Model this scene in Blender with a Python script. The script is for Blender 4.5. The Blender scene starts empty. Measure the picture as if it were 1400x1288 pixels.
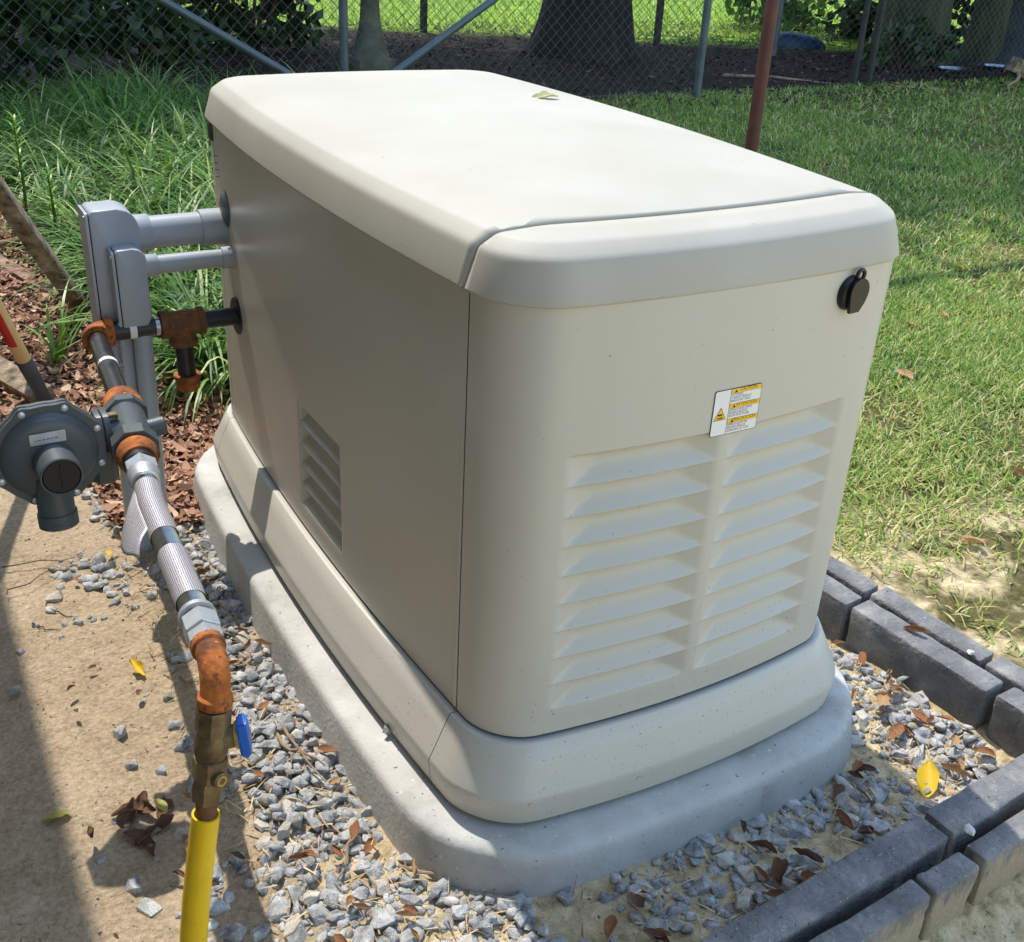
import bpy, bmesh, math, random
import numpy as np
from mathutils import Vector, Matrix, Euler, noise
random.seed(7); rng = np.random.default_rng(11)
S = bpy.context.scene; COL = S.collection
rad = math.radians

# ------------------------------------------------------------------ camera
cam_d = bpy.data.cameras.new('camera'); cam = bpy.data.objects.new('camera', cam_d); COL.objects.link(cam)
cam_d.sensor_width = 36.0; cam_d.lens = 1495.66/1400*36.0; cam_d.shift_y = -9.6/1400
cam_d.clip_start = 0.02; cam_d.clip_end = 2000
CR = ((0.8708379, -0.4891662, 0.0485568), (-0.1886616, -0.4238019, -0.8858887), (0.4539253, 0.7623047, -0.4613496))
cam.matrix_world = Matrix(((CR[0][0], -CR[1][0], -CR[2][0], -0.5542), (CR[0][1], -CR[1][1], -CR[2][1], -0.9478),
                           (CR[0][2], -CR[1][2], -CR[2][2], 1.2023), (0, 0, 0, 1)))
S.camera = cam

# ------------------------------------------------------------------ world, sun, exposure
SUN_EL, SUN_AZ = rad(60.0), rad(-2.5)
w = bpy.data.worlds.new('World'); S.world = w; w.use_nodes = True
nt = w.node_tree; bg = nt.nodes['Background']
sky = nt.nodes.new('ShaderNodeTexSky'); sky.sky_type = 'NISHITA'; sky.sun_disc = False
sky.sun_elevation = SUN_EL; sky.sun_rotation = SUN_AZ; sky.air_density = 1.6; sky.dust_density = 0.7; sky.ozone_density = 1.0
nt.links.new(sky.outputs[0], bg.inputs[0]); bg.inputs[1].default_value = 0.15
sl = bpy.data.lights.new('sun', 'SUN'); sl.energy = 2.1; sl.angle = rad(0.55); sl.color = (1.0, 0.94, 0.84)
so = bpy.data.objects.new('sun', sl); COL.objects.link(so)
sv = Vector((math.sin(SUN_AZ)*math.cos(SUN_EL), math.cos(SUN_AZ)*math.cos(SUN_EL), math.sin(SUN_EL)))
so.rotation_euler = sv.to_track_quat('Z', 'Y').to_euler(); so.location = sv*30
S.view_settings.view_transform = 'Standard'; S.view_settings.look = 'None'
S.view_settings.exposure = 1.3; S.view_settings.gamma = 1.0; S.view_settings.use_curve_mapping = False
S.render.engine = 'CYCLES'
S.cycles.max_bounces = 4; S.cycles.diffuse_bounces = 3; S.cycles.glossy_bounces = 2; S.cycles.transmission_bounces = 3; S.cycles.transparent_max_bounces = 4

# ------------------------------------------------------------------ helpers
def srgb(r, g, b):
    f = lambda c: (c/255/12.92) if c/255 <= .04045 else ((c/255+.055)/1.055)**2.4
    return (f(r), f(g), f(b))
MATS = {}
def nd(m, t, **kw):
    n = m.node_tree.nodes.new(t)
    for k, v in kw.items(): setattr(n, k, v)
    return n
def mat(name, cols, scale=8.0, rough=.6, metal=0., bump=0., bscale=60., detail=6., spec=.5, speck=None, rvar=0., trans=0., stops=None,
        coords='Object', stretch=None, coat=0., attr=False, dist=0.0):
    """cols: list of colours spread over a noise ramp; speck: (colour, scale, threshold) fine specks"""
    if name in MATS: return MATS[name]
    m = bpy.data.materials.new(name); m.use_nodes = True; MATS[name] = m
    N = m.node_tree.nodes; L = m.node_tree.links; b = N['Principled BSDF']
    tc = nd(m, 'ShaderNodeTexCoord'); src = nd(m, 'ShaderNodeNewGeometry').outputs['Position'] if coords == 'World' else tc.outputs[coords]
    if stretch:
        mp = nd(m, 'ShaderNodeMapping'); mp.inputs['Scale'].default_value = stretch; L.new(src, mp.inputs[0]); src = mp.outputs[0]
    n1 = nd(m, 'ShaderNodeTexNoise'); n1.inputs['Scale'].default_value = scale; n1.inputs['Detail'].default_value = detail
    n1.inputs['Roughness'].default_value = .62; n1.inputs['Distortion'].default_value = dist
    L.new(src, n1.inputs['Vector'])
    r = nd(m, 'ShaderNodeValToRGB'); e = r.color_ramp.elements
    k = len(cols); st = stops or [.32+.36*i/max(1, k-1) for i in range(k)]
    e[0].position = st[0]; e[0].color = (*cols[0], 1); e[1].position = st[-1] if k > 1 else 1; e[1].color = (*cols[-1], 1)
    for i in range(1, k-1): q = e.new(st[i]); q.color = (*cols[i], 1)
    if attr:
        at = nd(m, 'ShaderNodeAttribute'); at.attribute_name = 'tint'; L.new(at.outputs['Fac'], r.inputs[0])
    else: L.new(n1.outputs[0], r.inputs[0])
    c = r.outputs[0]
    if speck:
        for sc, ss, th in (speck if isinstance(speck, list) else [speck]):
            n2 = nd(m, 'ShaderNodeTexNoise'); n2.inputs['Scale'].default_value = ss; n2.inputs['Detail'].default_value = 3; L.new(src, n2.inputs['Vector'])
            r2 = nd(m, 'ShaderNodeValToRGB'); r2.color_ramp.elements[0].position = th; r2.color_ramp.elements[1].position = th+.06
            L.new(n2.outputs[0], r2.inputs[0])
            mx = nd(m, 'ShaderNodeMix', data_type='RGBA'); L.new(r2.outputs[0], mx.inputs[0]); L.new(c, mx.inputs[6]); mx.inputs[7].default_value = (*sc, 1); c = mx.outputs[2]
    L.new(c, b.inputs['Base Color'])
    b.inputs['Roughness'].default_value = rough; b.inputs['Metallic'].default_value = metal; b.inputs['Specular IOR Level'].default_value = spec
    if coat: b.inputs['Coat Weight'].default_value = coat; b.inputs['Coat Roughness'].default_value = .15
    if rvar:
        mr = nd(m, 'ShaderNodeMapRange'); mr.inputs['To Min'].default_value = max(.03, rough-rvar); mr.inputs['To Max'].default_value = min(1, rough+rvar)
        mr.inputs['From Min'].default_value = .3; mr.inputs['From Max'].default_value = .7
        L.new(n1.outputs[0], mr.inputs[0]); L.new(mr.outputs[0], b.inputs['Roughness'])
    if bump:
        n3 = nd(m, 'ShaderNodeTexNoise'); n3.inputs['Scale'].default_value = bscale; n3.inputs['Detail'].default_value = 5; L.new(src, n3.inputs['Vector'])
        bp = nd(m, 'ShaderNodeBump'); bp.inputs['Strength'].default_value = 1.0; bp.inputs['Distance'].default_value = bump
        L.new(n3.outputs[0], bp.inputs['Height']); L.new(bp.outputs[0], b.inputs['Normal'])
    if trans:
        tr = nd(m, 'ShaderNodeBsdfTranslucent'); L.new(c, tr.inputs[0]); ms = nd(m, 'ShaderNodeMixShader'); ms.inputs[0].default_value = trans
        out = N['Material Output']; L.new(b.outputs[0], ms.inputs[1]); L.new(tr.outputs[0], ms.inputs[2]); L.new(ms.outputs[0], out.inputs[0])
    return m

def link(name, me, m=None, parent=None):
    o = bpy.data.objects.new(name, me); COL.objects.link(o)
    if m is not None and me is not None and len(me.materials) == 0: me.materials.append(m)
    if parent is not None: child(o, parent)
    return o
def wloc(p):
    t = Vector(p.location)
    while p.parent: p = p.parent; t = t
    return t
def child(o, p):
    o.parent = p
    q = p; off = Vector((0, 0, 0))
    while q is not None:
        if q.type == 'EMPTY': off = Vector(q.location); break
        q = q.parent
    if p.type == 'EMPTY': o.matrix_parent_inverse = Matrix.Translation(off).inverted()
def tag(o, label, cat, group=None, kind=None):
    if label: o['label'] = label
    if cat: o['category'] = cat
    if group: o['group'] = group
    if kind: o['kind'] = kind
    return o
def thing(name, label, cat, loc, group=None):
    o = bpy.data.objects.new(name, None); COL.objects.link(o); o.location = loc; o.empty_display_size = .05
    return tag(o, label, cat, group)
def fin(bm, smooth=True, angle=40):
    me = bpy.data.meshes.new('m'); bm.normal_update(); bm.to_mesh(me); bm.free()
    if smooth: me.shade_smooth(); me.set_sharp_from_angle(angle=rad(angle))
    return me
def npmesh(V, F, smooth=True, tint=None, angle=None):
    """V (n,3), F (m,k) faces of equal size"""
    me = bpy.data.meshes.new('m'); V = np.asarray(V, np.float32); F = np.asarray(F, np.int32); m, k = F.shape
    me.vertices.add(len(V)); me.vertices.foreach_set('co', V.ravel())
    me.loops.add(m*k); me.loops.foreach_set('vertex_index', F.ravel())
    me.polygons.add(m); me.polygons.foreach_set('loop_start', np.arange(0, m*k, k, dtype=np.int32))
    me.polygons.foreach_set('loop_total', np.full(m, k, np.int32))
    me.update(calc_edges=True)
    if smooth: me.shade_smooth()
    if angle: me.set_sharp_from_angle(angle=rad(angle))
    if tint is not None:
        a = me.attributes.new('tint', 'FLOAT', 'POINT'); a.data.foreach_set('value', np.asarray(tint, np.float32))
    return me
def box(bm, c, s, rot=None, bev=0.):
    M = Matrix.Translation(c) @ (rot.to_4x4() if rot is not None else Matrix()) @ Matrix.Diagonal((*s, 1))
    g = bmesh.ops.create_cube(bm, size=1, matrix=M)
    if bev:
        es = {e for v in g['verts'] for e in v.link_edges}
        bmesh.ops.bevel(bm, geom=list(es), offset=bev, segments=2, profile=.6, affect='EDGES')
def frame(d, up=(0, 0, 1)):
    d = Vector(d).normalized(); u = Vector(up)
    if abs(d.dot(u)) > .97: u = Vector((1, 0, 0))
    x = u.cross(d).normalized(); y = d.cross(x)
    return x, y, d
def tube(bm, pts, r, n=20, caps=True, up=(0, 0, 1)):
    """swept tube through pts with radii r"""
    pts = [Vector(p) for p in pts]; k = len(pts); rs = r if hasattr(r, '__len__') else [r]*k; rings = []; px = None
    for i, p in enumerate(pts):
        d = (pts[min(i+1, k-1)]-pts[max(i-1, 0)])
        if d.length < 1e-9: d = Vector((0, 0, 1))
        d.normalize()
        if px is None: x, y, _ = frame(d, up)
        else:
            x = px - d*px.dot(d); x.normalize(); y = d.cross(x)
        px = x
        rings.append([bm.verts.new(p + x*rs[i]*math.cos(a) + y*rs[i]*math.sin(a)) for a in [2*math.pi*j/n for j in range(n)]])
    for a, b in zip(rings, rings[1:]):
        for j in range(n): bm.faces.new((a[j], a[(j+1) % n], b[(j+1) % n], b[j]))
    if caps: bm.faces.new(rings[0][::-1]); bm.faces.new(rings[-1])
    return rings
def lathe(bm, o, axis, prof, n=28, up=(0, 0, 1), caps=True):
    """prof: list of (distance along axis, radius)"""
    o = Vector(o); x, y, d = frame(axis, up); rings = []
    for t, r in prof:
        rings.append([bm.verts.new(o + d*t + x*r*math.cos(a) + y*r*math.sin(a)) for a in [2*math.pi*(j+.5)/n for j in range(n)]])
    for a, b in zip(rings, rings[1:]):
        for j in range(n): bm.faces.new((a[j], a[(j+1) % n], b[(j+1) % n], b[j]))
    if caps: bm.faces.new(rings[0][::-1]); bm.faces.new(rings[-1])
def mk(name, m, parent, fn, smooth=True, angle=40):
    bm = bmesh.new(); fn(bm); bmesh.ops.recalc_face_normals(bm, faces=bm.faces[:])
    return link(name, fin(bm, smooth, angle), m, parent)
def prism(bm, pts2, o, x, y, z, h):
    """extrude a 2D polygon pts2 (in axes x, y at o) along z by h"""
    o, x, y, z = Vector(o), Vector(x), Vector(y), Vector(z)
    a = [bm.verts.new(o+x*p+y*q) for p, q in pts2]; b = [bm.verts.new(o+x*p+y*q+z*h) for p, q in pts2]
    bm.faces.new(a[::-1]); bm.faces.new(b); n = len(a)
    for i in range(n): bm.faces.new((a[i], a[(i+1) % n], b[(i+1) % n], b[i]))
def text(name, s, size, M, m, parent, align='LEFT', squeeze=1.0):
    cu = bpy.data.curves.new('t', 'FONT'); cu.body = s; cu.size = size; cu.align_x = align; cu.align_y = 'BOTTOM'; cu.resolution_u = 2
    to = bpy.data.objects.new('t', cu); COL.objects.link(to)
    dg = bpy.context.evaluated_depsgraph_get(); me = bpy.data.meshes.new_from_object(to.evaluated_get(dg))
    bpy.data.objects.remove(to); bpy.data.curves.remove(cu)
    me.transform(M @ Matrix.Diagonal((squeeze, 1, 1, 1))); me.materials.clear()
    return link(name, me, m, parent)
def fbm(x, y, s, o=4, z=0.):
    return noise.fractal(Vector((x*s, y*s, z)), 1.0, 2.0, o)

# ------------------------------------------------------------------ materials
PAINT = mat('beige_paint', [srgb(188, 185, 175), srgb(193, 190, 181)], 3, .34, bump=.00012, bscale=420, spec=.5, speck=[(srgb(110, 96, 76), 190, .735)], rvar=.04)
PAINT_LID = mat('beige_paint_sun_toned', [srgb(172, 168, 156), srgb(177, 173, 162), srgb(181, 178, 168)], 4, .55, bump=.00015, bscale=300, spec=.3, speck=[(srgb(105, 96, 80), 95, .745)], rvar=.025)  # same beige as the body, tone lowered to offset sun on the lid
def splash(m):
    L = m.node_tree.links; b = m.node_tree.nodes['Principled BSDF']; src = b.inputs['Base Color'].links[0].from_socket
    tc = nd(m, 'ShaderNodeTexCoord'); sp = nd(m, 'ShaderNodeSeparateXYZ'); L.new(tc.outputs['Object'], sp.inputs[0])
    n = nd(m, 'ShaderNodeTexNoise'); n.inputs['Scale'].default_value = 260; n.inputs['Detail'].default_value = 3; L.new(tc.outputs['Object'], n.inputs['Vector'])
    n2 = nd(m, 'ShaderNodeTexNoise'); n2.inputs['Scale'].default_value = 9; n2.inputs['Detail'].default_value = 4; L.new(tc.outputs['Object'], n2.inputs['Vector'])
    zr = nd(m, 'ShaderNodeMapRange'); L.new(sp.outputs[2], zr.inputs[0]); zr.inputs[1].default_value = .15; zr.inputs[2].default_value = .50; zr.inputs[3].default_value = .075; zr.inputs[4].default_value = 0
    a = nd(m, 'ShaderNodeMath', operation='ADD'); L.new(n.outputs[0], a.inputs[0]); L.new(zr.outputs[0], a.inputs[1])
    c = nd(m, 'ShaderNodeMath', operation='MULTIPLY_ADD'); L.new(n2.outputs[0], c.inputs[0]); c.inputs[1].default_value = .16; L.new(a.outputs[0], c.inputs[2])
    r = nd(m, 'ShaderNodeMapRange'); L.new(c.outputs[0], r.inputs[0]); r.inputs[1].default_value = .812; r.inputs[2].default_value = .86; r.inputs[4].default_value = .75
    mx = nd(m, 'ShaderNodeMix', data_type='RGBA'); L.new(r.outputs[0], mx.inputs[0]); L.new(src, mx.inputs[6]); mx.inputs[7].default_value = (*srgb(116, 98, 76), 1); L.new(mx.outputs[2], b.inputs['Base Color'])
splash(PAINT)
DARKGAP = mat('gap_dark', [srgb(60, 58, 54)], 3, .8)
CONC = mat('concrete', [srgb(158, 156, 150), srgb(178, 177, 172), srgb(186, 184, 180), srgb(196, 194, 190)], 9, .88, bump=.0010, bscale=130, speck=[(srgb(96, 92, 84), 140, .68), (srgb(205, 202, 192), 90, .68)])
BLOCK = mat('charcoal_block', [srgb(86, 87, 90), srgb(112, 112, 113), srgb(146, 145, 141)], 14, .92, bump=.0038, bscale=120, speck=[(srgb(158, 154, 146), 240, .65), (srgb(40, 40, 42), 190, .66)])
STONE = mat('granite_gravel', [srgb(100, 102, 104), srgb(140, 142, 143), srgb(168, 168, 168), srgb(198, 196, 192)], 38, .88, bump=.0016, bscale=420, speck=[(srgb(74, 76, 80), 560, .60), (srgb(206, 205, 202), 430, .64), (srgb(168, 150, 122), 60, .62)], coords='World', detail=2.0, stops=[.30, .42, .55, .68])
STONE_TAN = mat('dusty_gravel', [srgb(150, 144, 134), srgb(182, 175, 163), srgb(204, 197, 184)], 40, .9, bump=.0014, bscale=420, speck=[(srgb(90, 84, 76), 500, .62)], coords='World')
CHIP = mat('white_quartz', [srgb(205, 203, 200), srgb(226, 224, 220)], 40, .6, bump=.001, bscale=200)
LEAF_B = mat('dry_brown_leaf', [srgb(104, 66, 44), srgb(156, 104, 68), srgb(190, 136, 92)], 30, .75, bump=.0008, bscale=160, trans=.18)
LEAF_T = mat('dry_tan_leaf', [srgb(140, 102, 68), srgb(186, 148, 104), srgb(206, 174, 130)], 30, .75, bump=.0008, bscale=160, trans=.18)
LEAF_D = mat('dark_dry_leaf', [srgb(70, 50, 38), srgb(108, 76, 56), srgb(136, 100, 74)], 30, .8, bump=.0008, bscale=160, trans=.1)
LEAF_Y = mat('yellow_leaf', [srgb(214, 172, 18), srgb(238, 204, 34)], 60, .55, trans=.3, speck=[(srgb(150, 116, 30), 300, .66)])
LEAF_O = mat('olive_leaf', [srgb(150, 148, 62), srgb(176, 170, 84)], 40, .55, trans=.25, speck=[(srgb(96, 86, 44), 300, .68)])
PVC = mat('grey_pvc', [srgb(156, 162, 170), srgb(164, 170, 178)], 5, .36, bump=.0001, bscale=200, spec=.5, speck=[(srgb(110, 112, 114), 120, .74)])
PVC_D = mat('conduit_print', [srgb(84, 86, 90)], 5, .6)
BLACKP = mat('black_iron_pipe', [srgb(28, 28, 31), srgb(40, 40, 43)], 30, .38, bump=.0002, bscale=300, speck=[(srgb(110, 104, 98), 330, .73)], rvar=.1)
RUST = mat('orange_rust', [srgb(72, 46, 30), srgb(128, 72, 32), srgb(168, 92, 34), srgb(190, 116, 54)], 30, .85, bump=.0009, bscale=200, speck=[(srgb(112, 60, 28), 90, .58), (srgb(214, 134, 60), 160, .66)])
RUST_D = mat('brown_rust', [srgb(66, 50, 36), srgb(98, 68, 42), srgb(134, 84, 42)], 24, .85, bump=.0008, bscale=190, speck=[(srgb(176, 104, 34), 90, .64)])
GALV = mat('galvanised', [srgb(178, 182, 186), srgb(206, 210, 214)], 30, .34, metal=.55, bump=.0002, bscale=200, rvar=.08)
STEEL = mat('stainless_flex', [srgb(150, 148, 144), srgb(176, 174, 170)], 60, .3, metal=.95)
BRASS = mat('dull_brass', [srgb(74, 60, 42), srgb(112, 94, 66), srgb(140, 120, 88)], 30, .45, metal=.5, bump=.0003, bscale=160)
BRASS_L = mat('bright_brass', [srgb(198, 168, 92)], 30, .35, metal=.8)
BLUEV = mat('blue_vinyl', [srgb(18, 84, 170), srgb(28, 100, 188)], 20, .42)
YELLOW = mat('yellow_tube', [srgb(214, 170, 10), srgb(230, 188, 16), srgb(236, 198, 30)], 14, .42, trans=.06, speck=[(srgb(150, 116, 30), 90, .72)])
REGG = mat('regulator_grey', [srgb(66, 73, 77), srgb(76, 83, 87)], 6, .4, bump=.00025, bscale=320)
BLACK = mat('black_plastic', [srgb(14, 14, 16)], 6, .45)
NAVY = mat('black_plastic_gloss', [srgb(22, 24, 32)], 6, .3)
WHITE_L = mat('white_label', [srgb(226, 226, 226), srgb(234, 234, 234)], 20, .5)
INK = mat('ink', [srgb(26, 26, 26)], 20, .6)
INK_G = mat('grey_ink', [srgb(110, 112, 116)], 20, .6)
YEL_L = mat('label_yellow', [srgb(240, 192, 10)], 20, .5)
WOODG = mat('weathered_wood', [srgb(62, 52, 42), srgb(112, 96, 78), srgb(140, 122, 100), srgb(168, 152, 130)], 30, .9, bump=.003, bscale=70)
WOODB = mat('brown_weathered_wood', [srgb(96, 74, 60), srgb(134, 106, 88), srgb(160, 132, 112)], 16, .9, bump=.0015, bscale=80)
ASH = mat('ash_handle', [srgb(196, 156, 104), srgb(218, 182, 132)], 14, .5, stretch=(1, 1, .2))
RED = mat('red_band', [srgb(186, 24, 22)], 6, .5)
IRON = mat('grey_iron', [srgb(58, 62, 66), srgb(74, 78, 82)], 20, .5, metal=.3)
PIPEBR = mat('brown_pipe', [srgb(112, 72, 58), srgb(138, 96, 80)], 20, .8, bump=.001, bscale=60)
GALVP = mat('fence_galvanised', [srgb(80, 92, 98), srgb(98, 110, 116)], 12, .5, metal=.35, rvar=.1)
WIRE = mat('fence_wire', [srgb(70, 74, 74), srgb(90, 94, 94)], 12, .6, metal=.2)
DARKP = mat('dark_fence_post', [srgb(40, 44, 42), srgb(54, 58, 54)], 12, .7)
REDPOLE = mat('red_oxide_paint', [srgb(80, 38, 28), srgb(100, 52, 40)], 16, .6, bump=.0004, bscale=80)
BARK = mat('oak_bark', [srgb(18, 17, 16), srgb(30, 28, 26), srgb(44, 41, 37)], 12, .95, bump=.02, bscale=16, stretch=(1, 1, .25))
BARK_M = mat('mossy_bark', [srgb(34, 40, 27), srgb(54, 62, 38), srgb(70, 76, 50)], 10, .95, bump=.015, bscale=16, stretch=(1, 1, .3))
BARK_B = mat('blue_grey_bark', [srgb(40, 47, 50), srgb(58, 66, 70)], 8, .95, bump=.012, bscale=16, stretch=(1, 1, .3))
TWIG = mat('twig', [srgb(120, 100, 78), srgb(160, 140, 116)], 30, .85)
TWIG_D = mat('dark_twig', [srgb(66, 50, 40), srgb(96, 74, 58)], 30, .85)
BIRD = mat('mossy_cast_stone', [srgb(70, 74, 60), srgb(92, 94, 78), srgb(110, 110, 94)], 9, .9, bump=.002, bscale=50)
TARP = mat('blue_plastic', [srgb(8, 38, 66), srgb(14, 52, 86)], 6, .45)
GRASS = mat('grass_blade', [srgb(76, 110, 42), srgb(116, 152, 56), srgb(156, 178, 80), srgb(200, 194, 116), srgb(214, 200, 150)], 1, .5, trans=.35, attr=True, stops=[0, .3, .6, .8, 1.0])
LIRI = mat('liriope_blade', [srgb(54, 92, 40), srgb(92, 134, 56), srgb(140, 172, 82), srgb(200, 208, 144)], 1, .46, trans=.34, attr=True, stops=[0, .4, .8, 1.0], spec=.45)
SHRUB = mat('shrub_leaf', [srgb(24, 44, 23), srgb(40, 66, 32), srgb(70, 96, 44)], 1, .42, trans=.3, attr=True, stops=[0, .5, 1.0])
CANOPY = mat('canopy_leaf', [srgb(42, 72, 28), srgb(66, 100, 40), srgb(96, 130, 56)], 1, .5, trans=.4, attr=True, stops=[0, .5, 1.0])
LILY = mat('lily_leaf', [srgb(84, 124, 44), srgb(126, 168, 62)], 1, .4, trans=.35, attr=True, stops=[0, 1.0])
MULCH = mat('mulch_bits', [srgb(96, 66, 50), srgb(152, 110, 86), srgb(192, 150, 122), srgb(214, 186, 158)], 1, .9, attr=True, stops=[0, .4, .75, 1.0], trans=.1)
MULCH_SHADE = mat('shade_toned_litter_bits', [srgb(32, 25, 21), srgb(54, 41, 33), srgb(80, 61, 50), srgb(120, 96, 80)], 1, .9, attr=True, stops=[0, .45, .8, 1.0])  # litter bits again, colours lowered to carry the tree shade by the fence
STRAW = mat('dry_straw', [srgb(120, 98, 72), srgb(168, 142, 106), srgb(206, 184, 146)], 1, .9, attr=True, stops=[0, .5, 1.0])
SIDING = mat('painted_siding', [srgb(150, 140, 124), srgb(160, 150, 134)], 5, .7)
ROOF = mat('roof_shingle', [srgb(70, 66, 62), srgb(96, 90, 84)], 30, .95)
# ------------------------------------------------------------------ ground
def sstep(a, b, t):
    t = np.clip((t-a)/(b-a), 0, 1); return t*t*(3-2*t)
def lawn_mask(x, y):   # 1 where the raised lawn lies
    return sstep(.905, .93, x)*sstep(-.40, -.3, y)
def gz(x, y):
    x = np.asarray(x, float); y = np.asarray(y, float)
    back = sstep(1.35, 2.2, y)
    z = .078*np.maximum(lawn_mask(x, y)*1.0, back*.8*sstep(-.2, .6, x)) + .02*back*(1-sstep(-.2, .6, x))
    return z + (.014+.014*(1-sstep(-.05, .12, y))*(1-sstep(.25, .6, x)))*sstep(-.36, -.2, x)*(1-lawn_mask(x, y))*(1-sstep(1.1, 1.4, y))*sstep(-.42, -.36, y)
def lines(fine0, fine1, step, lo, hi):
    a = list(np.arange(fine0, fine1+1e-6, step)); d = step; v = fine1
    while v < hi: d *= 1.22; v += d; a.append(min(v, hi))
    d = step; v = fine0
    while v > lo: d *= 1.22; v -= d; a.insert(0, max(v, lo))
    return np.array(a)
GX = lines(-.62, 1.25, .0105, -400, 400); GY = lines(-.62, 1.5, .0105, -60, 700)
X, Y = np.meshgrid(GX, GY); Z = gz(X, Y)
near = (np.abs(X-.3) < 1.3) & (Y > -1.2) & (Y < 2.6)
h = np.zeros_like(Z)
for i, j in zip(*np.where(near)):
    x, y = X[i, j], Y[i, j]
    a = fbm(x, y, 4.0, 3)*.010 + fbm(x, y, 24, 3, 3.)*.0042
    if x < -.1 or y < -.1 or x > .68: a += abs(fbm(x, y, 62, 2, 7.))*.0040
    h[i, j] = a
far = (~near) & (np.abs(X) < 30) & (Y < 40)
for i, j in zip(*np.where(far)): h[i, j] = fbm(X[i, j], Y[i, j], .8, 3)*.012
# gravel bed is a little hollow beside the pad; soil heaped a little by the pipe
Z = Z + h
ny, nx = X.shape; idx = np.arange(nx*ny).reshape(ny, nx)
F = np.stack([idx[:-1, :-1], idx[:-1, 1:], idx[1:, 1:], idx[1:, :-1]], -1).reshape(-1, 4)
gm = npmesh(np.stack([X, Y, Z], -1).reshape(-1, 3), F)
def gheight(x, y):
    a = gz(x, y)
    return float(a) + fbm(x, y, 4.0, 3)*.010 + fbm(x, y, 24, 3, 3.)*.0042

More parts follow.
